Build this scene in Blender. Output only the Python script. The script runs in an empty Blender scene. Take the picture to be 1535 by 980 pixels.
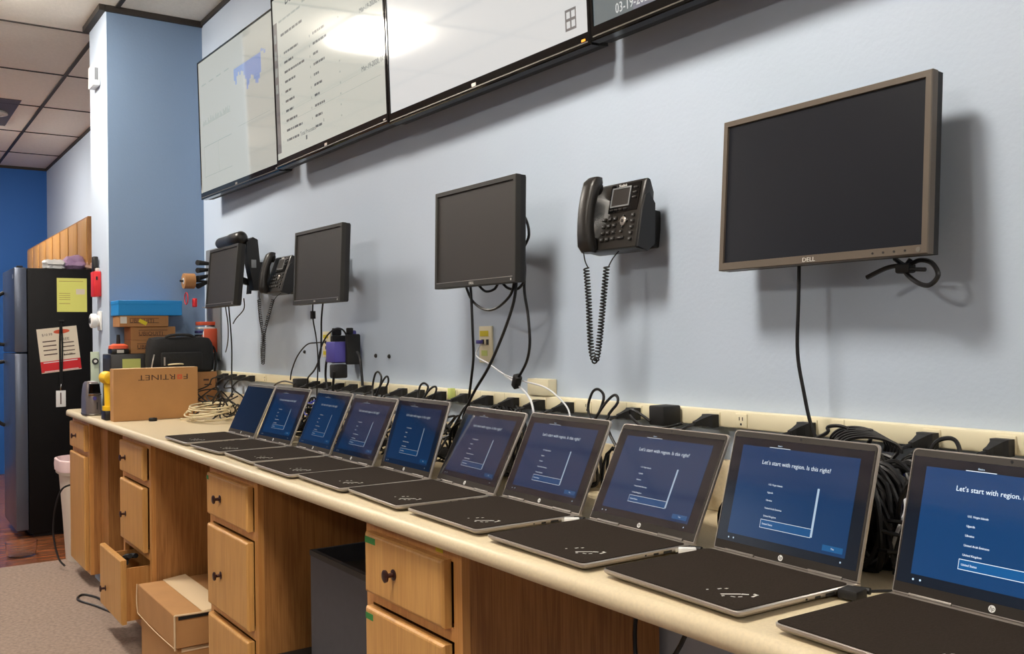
import bpy, bmesh, math, random
from mathutils import Matrix, Vector
PI = math.pi
R = math.radians
rnd = random.Random(7)
S = bpy.context.scene
C = S.collection

# ------------------------------------------------------------------ camera
cd = bpy.data.cameras.new('camera'); cam = bpy.data.objects.new('camera', cd); C.objects.link(cam)
cd.sensor_width = 36; cd.lens = 33.09; cd.clip_start = .02; cd.clip_end = 60
rt = Vector((.568, .823, -.0137)).normalized(); bk = Vector((.823, -.568, -.0072))
bk = (bk - rt * bk.dot(rt)).normalized(); up = bk.cross(rt)
cam.matrix_world = Matrix(((rt.x, up.x, bk.x, 0), (rt.y, up.y, bk.y, -1.68), (rt.z, up.z, bk.z, .427), (0, 0, 0, 1)))
S.camera = cam

# ------------------------------------------------------------------ world, exposure
w = bpy.data.worlds.new('world'); S.world = w; w.use_nodes = True
w.node_tree.nodes['Background'].inputs[0].default_value = (.9, .95, 1, 1)
w.node_tree.nodes['Background'].inputs[1].default_value = .05
S.view_settings.view_transform = 'Standard'; S.view_settings.look = 'None'
S.view_settings.gamma = 1; S.view_settings.use_curve_mapping = False
S.view_settings.exposure = 0.0
LAMP = 84.0                      # brightness of the ceiling panels
LAMP_COL = (1.0, .93, .83)
FLOOR = -1.0; CEIL = 2.31


def lin(r, g, b):
    f = lambda c: (c / 255 / 12.92) if c / 255 <= .04045 else ((c / 255 + .055) / 1.055) ** 2.4
    return (f(r), f(g), f(b))


# ------------------------------------------------------------------ materials
def mat(name, col, rough=.5, metal=0, emit=0, ecol=None, spec=.5, noise=None, bump=None, coat=0, trans=0, ior=1.45):
    """noise=(scale, amount, stretch xyz); bump=(scale, strength)"""
    m = bpy.data.materials.new(name); m.use_nodes = True
    nt = m.node_tree; b = nt.nodes['Principled BSDF']
    b.inputs['Base Color'].default_value = (*col, 1)
    b.inputs['Roughness'].default_value = rough; b.inputs['Metallic'].default_value = metal
    b.inputs['Specular IOR Level'].default_value = min(spec, 1)
    b.inputs['Coat Weight'].default_value = coat
    b.inputs['Transmission Weight'].default_value = trans; b.inputs['IOR'].default_value = ior
    if emit:
        b.inputs['Emission Color'].default_value = (*(ecol or col), 1); b.inputs['Emission Strength'].default_value = emit
    tc = nt.nodes.new('ShaderNodeTexCoord')
    if noise:
        mp = nt.nodes.new('ShaderNodeMapping'); mp.inputs['Scale'].default_value = noise[2] if len(noise) > 2 else (1, 1, 1)
        nt.links.new(tc.outputs['Object'], mp.inputs[0])
        n = nt.nodes.new('ShaderNodeTexNoise'); n.inputs['Scale'].default_value = noise[0]; n.inputs['Detail'].default_value = 6
        nt.links.new(mp.outputs[0], n.inputs[0])
        r = nt.nodes.new('ShaderNodeMapRange'); r.inputs[1].default_value = .3; r.inputs[2].default_value = .7
        r.inputs[3].default_value = 1 - noise[1]; r.inputs[4].default_value = 1 + noise[1]
        nt.links.new(n.outputs[0], r.inputs[0])
        mx = nt.nodes.new('ShaderNodeVectorMath'); mx.operation = 'SCALE'; mx.inputs[0].default_value = col
        nt.links.new(r.outputs[0], mx.inputs['Scale']); nt.links.new(mx.outputs[0], b.inputs['Base Color'])
    if bump:
        n2 = nt.nodes.new('ShaderNodeTexNoise'); n2.inputs['Scale'].default_value = bump[0]
        nt.links.new(tc.outputs['Object'], n2.inputs[0])
        bp = nt.nodes.new('ShaderNodeBump'); bp.inputs['Strength'].default_value = bump[1]; bp.inputs['Distance'].default_value = .004
        nt.links.new(n2.outputs[0], bp.inputs['Height']); nt.links.new(bp.outputs[0], b.inputs['Normal'])
    return m


def wood(name, base, dark, rough=.42, axis='Z', sc=1.0):
    m = bpy.data.materials.new(name); m.use_nodes = True
    nt = m.node_tree; b = nt.nodes['Principled BSDF']; b.inputs['Roughness'].default_value = rough
    tc = nt.nodes.new('ShaderNodeTexCoord'); mp = nt.nodes.new('ShaderNodeMapping')
    st = {'Z': (14, 14, 1.1), 'X': (1.1, 14, 14), 'Y': (14, 1.1, 14)}[axis]
    mp.inputs['Scale'].default_value = [s * sc for s in st]
    nt.links.new(tc.outputs['Object'], mp.inputs[0])
    n = nt.nodes.new('ShaderNodeTexNoise'); n.inputs['Scale'].default_value = 2.2; n.inputs['Detail'].default_value = 3; n.inputs['Distortion'].default_value = 1.2
    nt.links.new(mp.outputs[0], n.inputs[0])
    mp2 = nt.nodes.new('ShaderNodeMapping'); mp2.inputs['Scale'].default_value = [s * sc * 9 if s > 2 else s * 3 for s in st]
    nt.links.new(tc.outputs['Object'], mp2.inputs[0])
    n2 = nt.nodes.new('ShaderNodeTexNoise'); n2.inputs['Scale'].default_value = 2; n2.inputs['Detail'].default_value = 4
    nt.links.new(mp2.outputs[0], n2.inputs[0])
    ad = nt.nodes.new('ShaderNodeMath'); ad.operation = 'ADD'
    nt.links.new(n.outputs[0], ad.inputs[0]); nt.links.new(n2.outputs[0], ad.inputs[1])
    cr = nt.nodes.new('ShaderNodeValToRGB')
    cr.color_ramp.elements[0].position = .72; cr.color_ramp.elements[0].color = (*dark, 1)
    cr.color_ramp.elements[1].position = 1.15 if False else 1.0; cr.color_ramp.elements[1].color = (*base, 1)
    hv = nt.nodes.new('ShaderNodeMath'); hv.operation = 'MULTIPLY'; hv.inputs[1].default_value = .88
    nt.links.new(ad.outputs[0], hv.inputs[0]); nt.links.new(hv.outputs[0], cr.inputs[0])
    nt.links.new(cr.outputs[0], b.inputs['Base Color'])
    return m


M = {}
M['paint'] = mat('pale blue wall paint', lin(187, 200, 217), .6, noise=(1.6, .015), bump=(90, .12))
M['midblue'] = mat('medium blue column side', lin(122, 145, 174), .6, noise=(1.6, .015), bump=(90, .12))
M['slate'] = mat('slate wall paint', lin(74, 86, 104), .6, bump=(90, .1))
M['navy'] = mat('deep blue wall paint', lin(30, 92, 165), .6, bump=(90, .1))
M['tile'] = mat('ceiling tile', lin(236, 230, 218), .9, noise=(60, .04), bump=(160, .35))
M['tee'] = mat('dark ceiling grid', lin(48, 42, 38), .6)
M['carpet'] = mat('brown grey carpet', lin(152, 133, 120), .95, noise=(55, .22), bump=(260, .6))
M['plank'] = wood('brown floor boards', lin(150, 92, 58), lin(110, 62, 38), .25, 'Y', .35)
M['lam'] = mat('cream laminate', lin(210, 194, 162), .36, noise=(170, .07), spec=.45)
M['oak'] = wood('honey oak', lin(200, 145, 82), lin(184, 126, 66), .42, 'Z', .8)
M['oak_light'] = wood('light oak door', lin(204, 154, 88), lin(190, 139, 76), .42, 'Z', .7)
M['oak_brown'] = wood('brown grained oak panel', lin(172, 120, 66), lin(146, 96, 50), .45, 'Z', 1.1)
M['cream'] = mat('cream plastic', lin(232, 222, 190), .4)
M['cream_dark'] = mat('cream plastic edge', lin(205, 195, 162), .45)
M['black'] = mat('black plastic', lin(30, 28, 27), .38)
M['mblack'] = mat('matt black plastic', lin(24, 23, 23), .6)
M['cable'] = mat('black cable', lin(22, 21, 22), .42)
M['gcable'] = mat('white cable', lin(210, 212, 216), .45)
M['ycable'] = mat('cream cable', lin(214, 200, 165), .5)
M['bcable'] = mat('blue cable', lin(60, 70, 190), .45)
M['glossblack'] = mat('gloss black', lin(14, 14, 15), .08)
M['bezel'] = mat('brown grey bezel', lin(92, 82, 72), .42)
M['bezel_dark'] = mat('dark grey bezel', lin(46, 44, 41), .5, spec=.35)
M['panel_blue'] = mat('dark blue black display', lin(24, 26, 33), .36, spec=.3)
M['panel_grey'] = mat('dark grey display', lin(54, 51, 49), .5, spec=.25)
M['silver'] = mat('silver metal', lin(188, 180, 172), .32, .75)
M['silver_dark'] = mat('dark silver', lin(120, 114, 108), .38, .7)
M['chrome'] = mat('chrome', (.8, .8, .8), .12, 1)
M['bronze'] = mat('dark bronze', lin(66, 42, 38), .35, .6)
M['lid'] = mat('dark grey laptop bezel', lin(50, 45, 41), .55, spec=.2)
M['foam'] = mat('black foam sheet', lin(43, 36, 30), .9, spec=.1, noise=(220, .12), bump=(300, .3))
M['white'] = mat('white plastic', lin(228, 228, 226), .4)
M['offwhite'] = mat('off white print', lin(205, 203, 196), .5)
M['card'] = mat('cardboard', lin(182, 134, 84), .8, noise=(9, .06))
M['card_dark'] = mat('darker cardboard', lin(160, 114, 70), .8, noise=(9, .06))
M['card_edge'] = mat('torn cardboard edge', lin(222, 196, 158), .85)
M['ink'] = mat('dark print', lin(66, 40, 30), .6)
M['inkred'] = mat('orange red print', lin(214, 88, 52), .6)
M['blue_box'] = mat('bright blue carton', lin(20, 128, 196), .45)
M['note'] = mat('yellow green paper', lin(196, 206, 120), .7)
M['level'] = mat('pale green grey metal', lin(176, 186, 164), .5)
M['yellow'] = mat('yellow plastic', lin(244, 196, 30), .4)
M['red'] = mat('red plastic', lin(206, 38, 44), .45)
M['orange'] = mat('orange plastic', lin(206, 84, 50), .5)
M['green'] = mat('green tape', lin(52, 128, 62), .6)
M['ytape'] = mat('yellow tape', lin(214, 196, 40), .6)
M['purple'] = mat('purple blue plastic', lin(78, 72, 150), .4)
M['fridge'] = mat('black fridge side', lin(12, 11, 12), .5, spec=.2, bump=(240, .3))
M['fridge_front'] = mat('black steel fridge door', lin(92, 98, 112), .3, .5)
M['paper'] = mat('cream paper', lin(224, 212, 190), .7)
M['ypaper'] = mat('yellow paper', lin(226, 226, 120), .7)
M['bag'] = mat('black nylon', lin(17, 17, 18), .75, bump=(60, .6))
M['tower'] = mat('dark grey steel', lin(62, 64, 70), .5, noise=(30, .08))
M['gunmetal'] = mat('gunmetal printer', lin(124, 114, 112), .28, .3)
M['liner'] = mat('pink white bin liner', lin(232, 205, 205), .5)
M['bin'] = mat('white bin', lin(218, 205, 190), .5)
M['glass'] = mat('clear glass', (1, 1, 1), .02, trans=1, ior=1.45)
M['board'] = mat('grey steel board', lin(132, 134, 136), .45, .3)
M['lilac'] = mat('lilac cloth', lin(170, 140, 175), .8)
M['navycloth'] = mat('blue cloth', lin(52, 50, 110), .8)
M['skin'] = mat('peach plastic bag', lin(220, 180, 160), .6)
M['keycap'] = mat('phone keys', lin(52, 50, 48), .35)
M['phone'] = mat('charcoal phone', lin(34, 31, 28), .36)
M['phone_side'] = mat('dark phone side', lin(26, 25, 26), .5)
M['diff'] = mat('lamp diffuser', (.9, .9, .9), .5, emit=LAMP, ecol=LAMP_COL)
M['led'] = mat('orange power light', lin(240, 140, 40), .5, emit=1.2)


def screen_mat(name, col, e=1, rough=.07, base=(.006, .007, .009), spec=.9):
    return mat(name, base, rough, emit=e, ecol=col, spec=spec, ior=2.0)


SB = .52
M['s_off'] = mat('unlit laptop glass', (.008, .009, .011), .09, spec=.6)
M['s_dark'] = screen_mat('screen deep blue', lin(2, 15, 32), SB)
M['s_blue'] = screen_mat('screen blue', lin(3, 72, 130), SB)
M['s_sel'] = screen_mat('screen selected blue', lin(10, 105, 176), SB)
M['s_btn'] = screen_mat('screen button blue', lin(24, 120, 190), SB)
M['s_white'] = screen_mat('screen white', lin(226, 236, 244), .9)
M['s_text'] = screen_mat('screen text', lin(186, 208, 228), .9)
TR_ = .06
M['t_beige'] = screen_mat('wall screen beige', lin(186, 186, 176), .9, TR_)
M['t_list'] = screen_mat('wall screen list page', lin(200, 201, 190), .9, TR_)
M['t_white'] = screen_mat('wall screen white page', lin(216, 216, 214), .95, TR_)
M['t_grey'] = screen_mat('wall screen grey', lin(118, 114, 112), .9, TR_)
M['t_ink'] = screen_mat('wall screen ink', lin(96, 100, 100), .9, TR_)
M['t_pale'] = screen_mat('wall screen pale line', lin(160, 166, 158), .9, TR_)
M['t_chart'] = screen_mat('wall screen chart blue', lin(140, 156, 196), .9, TR_)
M['t_cam'] = screen_mat('camera picture grey', lin(122, 124, 136), .9, TR_)
M['t_cam2'] = screen_mat('camera picture green grey', lin(106, 116, 118), .9, TR_)
M['t_blob'] = screen_mat('camera picture dark blue', lin(54, 66, 88), .9, TR_)
M['t_leaf'] = screen_mat('camera picture leaves', lin(158, 166, 118), .9, TR_)


# ------------------------------------------------------------------ mesh helpers
class MB:
    def __init__(s):
        s.v = []; s.f = []; s.m = []; s.sm = []; s.X = Matrix.Identity(4)

    def raw(s, vs, fs, mi=0, smooth=False):
        n = len(s.v); s.v += [tuple(s.X @ Vector(v)) for v in vs]
        for f in fs:
            s.f.append([i + n for i in f]); s.m.append(mi); s.sm.append(smooth)
        return s

    def bm(s, b, mi=0, smooth=False):
        b.verts.ensure_lookup_table(); b.verts.index_update()
        s.raw([v.co[:] for v in b.verts], [[v.index for v in f.verts] for f in b.faces], mi, smooth); b.free(); return s

    def box(s, x0, x1, y0, y1, z0, z1, mi=0, bev=0, seg=2, rot=None):
        b = bmesh.new(); bmesh.ops.create_cube(b, size=1)
        for v in b.verts:
            v.co = Vector(((x0 + x1) / 2 + v.co.x * (x1 - x0), (y0 + y1) / 2 + v.co.y * (y1 - y0), (z0 + z1) / 2 + v.co.z * (z1 - z0)))
        if bev: bmesh.ops.bevel(b, geom=b.edges[:], offset=bev, segments=seg, affect='EDGES', profile=.5)
        if rot is not None:
            c = Vector(((x0 + x1) / 2, (y0 + y1) / 2, (z0 + z1) / 2)); bmesh.ops.rotate(b, verts=b.verts, cent=c, matrix=rot)
        return s.bm(b, mi, bool(bev))

    def rbox(s, x0, x1, y0, y1, z0, z1, r, mi=0, n=5, bev=0):
        """box with rounded corners in plan (x,y)"""
        pts = []
        for cx, cy, a0 in ((x1 - r, y1 - r, 0), (x0 + r, y1 - r, 90), (x0 + r, y0 + r, 180), (x1 - r, y0 + r, 270)):
            for k in range(n + 1):
                a = R(a0 + 90 * k / n); pts.append((cx + r * math.cos(a), cy + r * math.sin(a)))
        return s.prism(pts, z0, z1, mi)

    def prism(s, pts, z0, z1, mi=0, smooth=False):
        n = len(pts); vs = [(x, y, z0) for x, y in pts] + [(x, y, z1) for x, y in pts]
        fs = [list(range(n))[::-1], list(range(n, 2 * n))] + [[i, (i + 1) % n, n + (i + 1) % n, n + i] for i in range(n)]
        return s.raw(vs, fs, mi, smooth)

    def loft(s, rings, mi=0, smooth=True, caps=True):
        n = len(rings[0]); vs = [p for r in rings for p in r]; fs = []
        for k in range(len(rings) - 1):
            for i in range(n):
                j = (i + 1) % n; fs.append([k * n + i, k * n + j, (k + 1) * n + j, (k + 1) * n + i])
        if caps: fs += [list(range(n))[::-1], list(range((len(rings) - 1) * n, len(rings) * n))]
        return s.raw(vs, fs, mi, smooth)

    def cyl(s, p0, p1, r, mi=0, seg=20, r1=None, smooth=True):
        p0 = Vector(p0); p1 = Vector(p1); d = (p1 - p0).normalized(); a = d.orthogonal().normalized(); b = d.cross(a)
        r1 = r if r1 is None else r1
        return s.loft([[tuple(p + (a * math.cos(t) + b * math.sin(t)) * q) for t in [2 * PI * i / seg for i in range(seg)]] for p, q in ((p0, r), (p1, r1))], mi, smooth)

    def lathe(s, prof, c=(0, 0, 0), seg=28, mi=0, caps=True):
        return s.loft([[(c[0] + r * math.cos(2 * PI * i / seg), c[1] + r * math.sin(2 * PI * i / seg), c[2] + z) for i in range(seg)] for r, z in prof], mi, True, caps)

    def tube(s, pts, r, mi=0, seg=7, cr=6, closed=False):
        P = smooth_path(pts, cr) if cr else [Vector(p) for p in pts]
        t = (P[1] - P[0]).normalized(); a = t.orthogonal().normalized(); rings = []
        for i, p in enumerate(P):
            t2 = (P[min(i + 1, len(P) - 1)] - P[max(i - 1, 0)])
            if t2.length > 1e-9: t2.normalize()
            else: t2 = t
            a = (a - t2 * a.dot(t2))
            a = a.normalized() if a.length > 1e-6 else t2.orthogonal().normalized()
            b = t2.cross(a); t = t2
            rings.append([tuple(p + (a * math.cos(q) + b * math.sin(q)) * r) for q in [2 * PI * k / seg for k in range(seg)]])
        return s.loft(rings, mi, True)

    def quad(s, x0, x1, z0, z1, y, mi=0):
        """rectangle facing -y"""
        return s.raw([(x0, y, z0), (x1, y, z0), (x1, y, z1), (x0, y, z1)], [[0, 1, 2, 3]], mi)

    def text(s, txt, size, mtx, mi=0, depth=.0002, align='LEFT', shear=0, xs=1):
        cu = bpy.data.curves.new('lettering', 'FONT'); cu.body = txt; cu.size = size; cu.align_x = align; cu.extrude = depth
        cu.shear = shear; cu.resolution_u = 2
        o = bpy.data.objects.new('lettering', cu); C.objects.link(o)
        me = bpy.data.meshes.new_from_object(o)
        X = s.X; s.X = s.X @ mtx @ Matrix.Diagonal((xs, 1, 1, 1))
        s.raw([v.co[:] for v in me.vertices], [list(p.vertices) for p in me.polygons], mi); s.X = X
        bpy.data.objects.remove(o); bpy.data.curves.remove(cu); bpy.data.meshes.remove(me); return s

    def build(s, name, mats, parent=None, loc=None, rot=None):
        me = bpy.data.meshes.new(name); me.from_pydata(s.v, [], s.f)
        if not isinstance(mats, (list, tuple)): mats = [mats]
        for m in mats: me.materials.append(M[m] if isinstance(m, str) else m)
        me.polygons.foreach_set('material_index', s.m); me.polygons.foreach_set('use_smooth', s.sm)
        me.update()
        bmm = bmesh.new(); bmm.from_mesh(me)
        for e in bmm.edges:
            if len(e.link_faces) == 2 and e.calc_face_angle(0) > R(38): e.smooth = False
        bmm.to_mesh(me); bmm.free()
        o = bpy.data.objects.new(name, me); C.objects.link(o)
        if parent: o.parent = parent
        if loc: o.location = loc
        if rot: o.rotation_euler = rot
        return o


def smooth_path(pts, k=6):
    P = [Vector(p) for p in pts]
    if len(P) < 3: return P
    out = []
    for i in range(len(P) - 1):
        p0 = P[max(i - 1, 0)]; p1 = P[i]; p2 = P[i + 1]; p3 = P[min(i + 2, len(P) - 1)]
        for j in range(k):
            t = j / k
            out.append(.5 * ((2 * p1) + (p2 - p0) * t + (2 * p0 - 5 * p1 + 4 * p2 - p3) * t * t + (3 * p1 - p0 - 3 * p2 + p3) * t ** 3))
    out.append(P[-1]); return out


FRONT = Matrix(((1, 0, 0, 0), (0, 0, -1, 0), (0, 1, 0, 0), (0, 0, 0, 1)))      # writing upright on a face that looks to -y
SIDE = Matrix(((0, 0, 1, 0), (1, 0, 0, 0), (0, 1, 0, 0), (0, 0, 0, 1)))        # writing upright on a face that looks to +x


def T(x, y, z): return Matrix.Translation((x, y, z))


def thing(name, label, cat, loc=(0, 0, 0), rot=(0, 0, 0), group=None):
    o = bpy.data.objects.new(name, None); C.objects.link(o); o.location = loc; o.rotation_euler = rot; o.empty_display_size = .05
    return tag(o, label, cat, group)


def tag(o, label, cat, group=None):
    o['label'] = label; o['category'] = cat
    if group: o['group'] = group
    return o


def struct(o, kind='structure'):
    o['kind'] = kind; return o


def kids(o): return [c for c in bpy.data.objects if c.parent == o]


def copy_tree(o, parent=None):
    c = o.copy(); C.objects.link(c)
    if parent: c.parent = parent
    for ch in kids(o): copy_tree(ch, c)
    return c


# ================================================================== ROOM
struct(MB().raw([(-12, 0, FLOOR - .02), (4.5, 0, FLOOR - .02), (4.5, 0, CEIL + .12), (-12, 0, CEIL + .12), (-12, .12, FLOOR - .02), (4.5, .12, FLOOR - .02), (4.5, .12, CEIL + .12), (-12, .12, CEIL + .12)],
    [[0, 1, 2, 3], [5, 4, 7, 6], [0, 4, 5, 1], [3, 2, 6, 7], [0, 3, 7, 4], [1, 5, 6, 2]]).build('wall_back', 'paint'))
struct(MB().box(-11.52, -11.4, -6.1, 0, FLOOR, CEIL + .12).build('wall_left', 'navy'))
struct(MB().box(4.5, 4.62, -6.1, .12, FLOOR, CEIL + .12).build('wall_right', 'paint'))
struct(MB().box(-11.52, 4.62, -6.2, -6.1, FLOOR, CEIL + .12).build('wall_front', 'slate'))
struct(MB().box(-6.72, 4.5, -6.1, 0, FLOOR - .05, FLOOR).build('floor', 'carpet'))
struct(MB().box(-11.4, -6.72, -6.1, 0, FLOOR - .05, FLOOR - .004).build('floor_wood', 'plank'))
struct(MB().box(-11.5, 4.6, -6.2, .1, CEIL, CEIL + .05).build('ceiling', 'tile'))
g = MB(); x = -10.536
while x < 4.5:
    g.box(x - .007, x + .007, -6.1, 0, CEIL - .006, CEIL + .001); x += 1.08
y = -.478
while y > -6.1:
    g.box(-11.4, 4.5, y - .012, y + .012, CEIL - .008, CEIL + .001); y -= .6
struct(g.build('trim_1', 'tee'))
g = MB()
g.box(-5.65, 4.5, -.012, 0, CEIL - .028, CEIL + .001).box(-11.4, -6.1, -.012, 0, CEIL - .028, CEIL + .001)
g.box(-11.4, -11.388, -6.1, 0, CEIL - .028, CEIL)
g.box(-5.65, -5.632, -.545, 0, CEIL - .034, CEIL + .001).box(-6.115, -5.632, -.575, -.54, CEIL - .034, CEIL + .001)
struct(g.build('trim_2', 'tee'))
# column standing out from the wall
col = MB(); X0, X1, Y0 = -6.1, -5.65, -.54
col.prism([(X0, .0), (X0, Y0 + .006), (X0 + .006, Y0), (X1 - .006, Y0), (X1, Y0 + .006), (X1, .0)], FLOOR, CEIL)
col.m[-2] = 1                                             # the side towards the counter is a darker, fuller blue
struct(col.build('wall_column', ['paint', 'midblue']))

struct(MB().box(-5.8395, -5.64, -.552, -.5405, FLOOR, -.0405).box(-5.6495, -5.64, -.5405, -.001, FLOOR, -.0405).build('trim_3', 'oak_brown'))


def troffer(cx, cy, label, a=.532):
    t = thing('ceiling_light', label, 'ceiling light', (cx, cy, CEIL), group=None)
    f = MB(); b = .292
    for q in ((-a, a, -b, -b + .03), (-a, a, b - .03, b), (-a, -a + .03, -b + .03, b - .03), (a - .03, a, -b + .03, b - .03)):
        f.box(q[0], q[1], q[2], q[3], -.022, -.001)
    f.build('frame', 'white', t)
    MB().box(-a + .03, a - .03, -b + .05, b - .05, -.075, -.012, 0, .015).build('diffuser', 'diff', t)
    return t


troffer(-1.626, -1.38, 'square ceiling panel light above the middle of the laptop row', .262)
troffer(-5.406, -1.38, 'square ceiling panel light in front of the blue column', .262)
troffer(2.694, -1.38, 'square ceiling panel light nearest the right wall', .262)
troffer(-1.626, -4.38, 'square ceiling panel light far out in the room, middle of the back row', .262)
troffer(-9.186, -1.38, 'square ceiling panel light added unseen by the deep blue end wall as fill', .262)  # unseen lamp, added to lift the brightness of the far-left ceiling
troffer(-8.106, -4.98, 'square ceiling panel light added unseen at the far left, to brighten the ceiling', .262)  # added out of view so the ceiling mirrored in the laptop screens is brighter

v = thing('ceiling_vent', 'round ceiling air diffuser in a grey tile, far left of the picture', 'vent', (-8.75, -.80, CEIL))
MB().box(-.52, .52, -.16, .16, -.006, -.0005).build('tile_plate', 'bezel', v)
MB().lathe([(.12, -.006), (.125, -.02), (.10, -.026), (.09, -.012), (.07, -.014), (.065, -.03), (.04, -.034), (.03, -.016), (.001, -.016)]).build('diffuser_rings', 'offwhite', v)
MB().lathe([(.02, -.007), (.028, -.038), (.001, -.04)]).build('centre_cap', 'ink', v)

# ================================================================== BASE CABINETS
def knob(x, z, parent, y=-.634):
    k = MB().lathe([(.0135, 0), (.0135, .002), (.006, .004), (.0052, .016), (.0075, .019), (.0150, .021), (.0155, .025), (.011, .0275), (.001, .028)], seg=18)
    return k.build('knob', 'bronze', parent, (x, y, z), (R(90), 0, 0))


def slab_door(x0, x1, z0, z1, name, parent, yf=-.634, m='oak_light'):
    # overlay front with a bevelled rim
    b = MB(); r = .008
    rings = []
    for (ins, y) in ((.0, -.6101), (0, yf + .006), (r * .5, yf + .0015), (r, yf)):
        rings.append([(x0 + ins, y, z0 + ins), (x1 - ins, y, z0 + ins), (x1 - ins, y, z1 - ins), (x0 + ins, y, z1 - ins)])
    b.loft(rings, 0, False)
    return b.build(name, m, parent)


def cabinet(x0, x1, label, fronts, side_mat='oak_brown'):
    t = thing('base_cabinet', label, 'cabinet', (0, 0, 0))
    # carcass: sides, frame, toe kick
    b = MB()
    b.box(x0, x0 + .018, -.59, -.03, -.925, -.0405, 0).box(x1 - .018, x1, -.59, -.03, -.925, -.0405, 0)
    b.box(x0 + .018, x1 - .018, -.04, -.03, -.925, -.0405, 0).box(x0 + .018, x1 - .018, -.59, -.04, -.925, -.91, 0)
    b.build('carcass', side_mat, t)
    MB().box(x0 + .01, x1 - .0005, -.535, -.03, FLOOR, -.9251, 0).build('plinth', 'oak_brown', t)
    f = MB(); fw = .035
    f.box(x0, x0 + fw, -.61, -.5901, -.925, -.0405).box(x1 - fw, x1, -.61, -.5901, -.925, -.0405)
    zs = sorted({-.0405 - 1e-9})
    f.box(x0 + fw, x1 - fw, -.61, -.5901, -.075, -.0405)
    for (n, a, c_, kz) in fronts[:-1]:
        f.box(x0 + fw, x1 - fw, -.61, -.5901, a - .03, a)
    f.box(x0 + fw, x1 - fw, -.61, -.5901, -.925, -.895)
    f.build('face_frame', 'oak', t)
    return t


OV = .022
def std(x0, x1, t, zs, kx):
    for (n, z0, z1, kz) in zs:
        d = slab_door(x0, x1, z0, z1, n, t); knob(kx, kz, d)


F3 = [('drawer', -.222, -.070, -.148), ('drawer', -.552, -.258, -.420), ('drawer', -.895, -.588, -.76)]
F1 = [('drawer', -.222, -.070, -.145), ('door', -.905, -.252, -.36)]
c1 = cabinet(-6.36, -5.84, 'oak base cabinet at the far counter end, one drawer over a tall door', F1)
for (n, z0, z1, kz) in F1:
    d = slab_door(-6.33, -5.88, z0, z1, n, c1)
    if n == 'drawer': knob(-6.12, kz, d)
c2 = cabinet(-5.0, -4.44, 'oak three drawer cabinet whose bottom drawer hangs open over the carpet', F3)
std(-4.965, -4.505, c2, F3[:2], -4.84)
# small carcass panel beside the slightly open upper drawers
dr = MB(); rings = []
for (ins, yy) in ((0, -.70), (0, -.719), (.004, -.7235), (.008, -.725)):
    rings.append([(-4.99 + ins, yy, -.87 + ins), (-4.53 - ins, yy, -.87 + ins), (-4.53 - ins, yy, -.578 - ins), (-4.99 + ins, yy, -.578 - ins)])
dr.loft(rings, 0, False)
dr = dr.build('drawer', 'oak_light', c2); knob(-4.86, -.77, dr, -.725)
dr['label'] = 'bottom drawer pulled open'
MB().box(-4.955, -4.943, -.6999, -.30, -.86, -.62).box(-4.557, -4.545, -.6999, -.30, -.86, -.62).box(-4.943, -4.557, -.6999, -.30, -.86, -.85).box(-4.943, -4.557, -.31, -.30, -.85, -.62).build('drawer_box', 'oak', dr)
c3 = cabinet(-3.56, -3.04, 'oak three drawer cabinet between the big carton and the black tower', F3)
std(-3.525, -3.085, c3, F3, -3.365)
c4 = cabinet(-2.225, -1.755, 'nearest oak three drawer cabinet, with green tape on its drawers', F3)
std(-2.19, -1.80, c4, F3, -2.03)
for (o, x0, x1, z0, z1, m, nm) in ((c3, -3.519, -3.497, -.094, -.080, 'green', 0), (c4, -2.184, -2.128, -.095, -.079, 'green', 0), (c4, -2.184, -2.144, -.287, -.271, 'green', 0)):
    MB().box(x0, x1, -.6349, -.6342, z0, z1).build('tape_strip', m, o)
MB().box(-1.867, -1.835, -.6109, -.6101, -.064, -.049).build('tape_strip', 'ytape', c4)

# things lying in the open drawer
for i, (a, b_) in enumerate((((-4.93, -.63, -.69), (-4.70, -.62, -.60)), ((-4.90, -.655, -.69), (-4.64, -.66, -.585)), ((-4.86, -.675, -.69), (-4.58, -.69, -.60)))):
    o = MB().tube([a, tuple((a[k] + b_[k]) / 2 + (0, 0, .02)[k] for k in range(3)), b_], .012, cr=5).build('cable_roll', 'mblack')
    tag(o, ['black lead at the back of the open bottom drawer', 'black lead in the middle of the open bottom drawer', 'black lead at the front of the open bottom drawer'][i], 'cable', 'black leads in the open drawer')

# ================================================================== WORKTOP
t = thing('countertop', 'long cream laminate countertop with a rounded front edge under the laptops', 'countertop')
def edge_profile():
    pts = [(-.001, 0)]
    n = 8; r = .02
    yb = -.66
    for k in range(n + 1):
        a = R(90 + 90 * k / n); pts.append((yb + r + r * math.cos(a), -r + r * math.sin(a)))
    for k in range(n + 1):
        a = R(180 + 90 * k / n); pts.append((yb + r + r * math.cos(a), -.04 + r * .9 + r * .9 * math.sin(a)))
    pts.append((-.001, -.04)); return pts
pr = edge_profile()
rings = []
xs = [(-6.33, .05), (-6.327, .03), (-6.318, .013), (-6.305, .004), (-6.285, 0), (-6.105, 0)]
def ring(x, ins, ycut=-.001):
    return [(x, (max(yv, -.66 + ins) if yv < -.3 else yv), z) for yv, z in pr]
b = MB(); b.loft([ring(x, i) for x, i in xs], 0, True)
b.loft([[(x, min(yv, -.542), z) for (_, yv, z) in ring(x, 0)] for x in (-6.105, -5.645)], 0, True)
b.loft([ring(x, 0) for x in (-5.645, -1.0, .9)], 0, True)
slab = b.build('worktop', 'lam', t)
MB().box(-5.62, .9, -.020, -.0012, .0004, .124, 0, .003).build('backsplash', 'lam', t)

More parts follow.
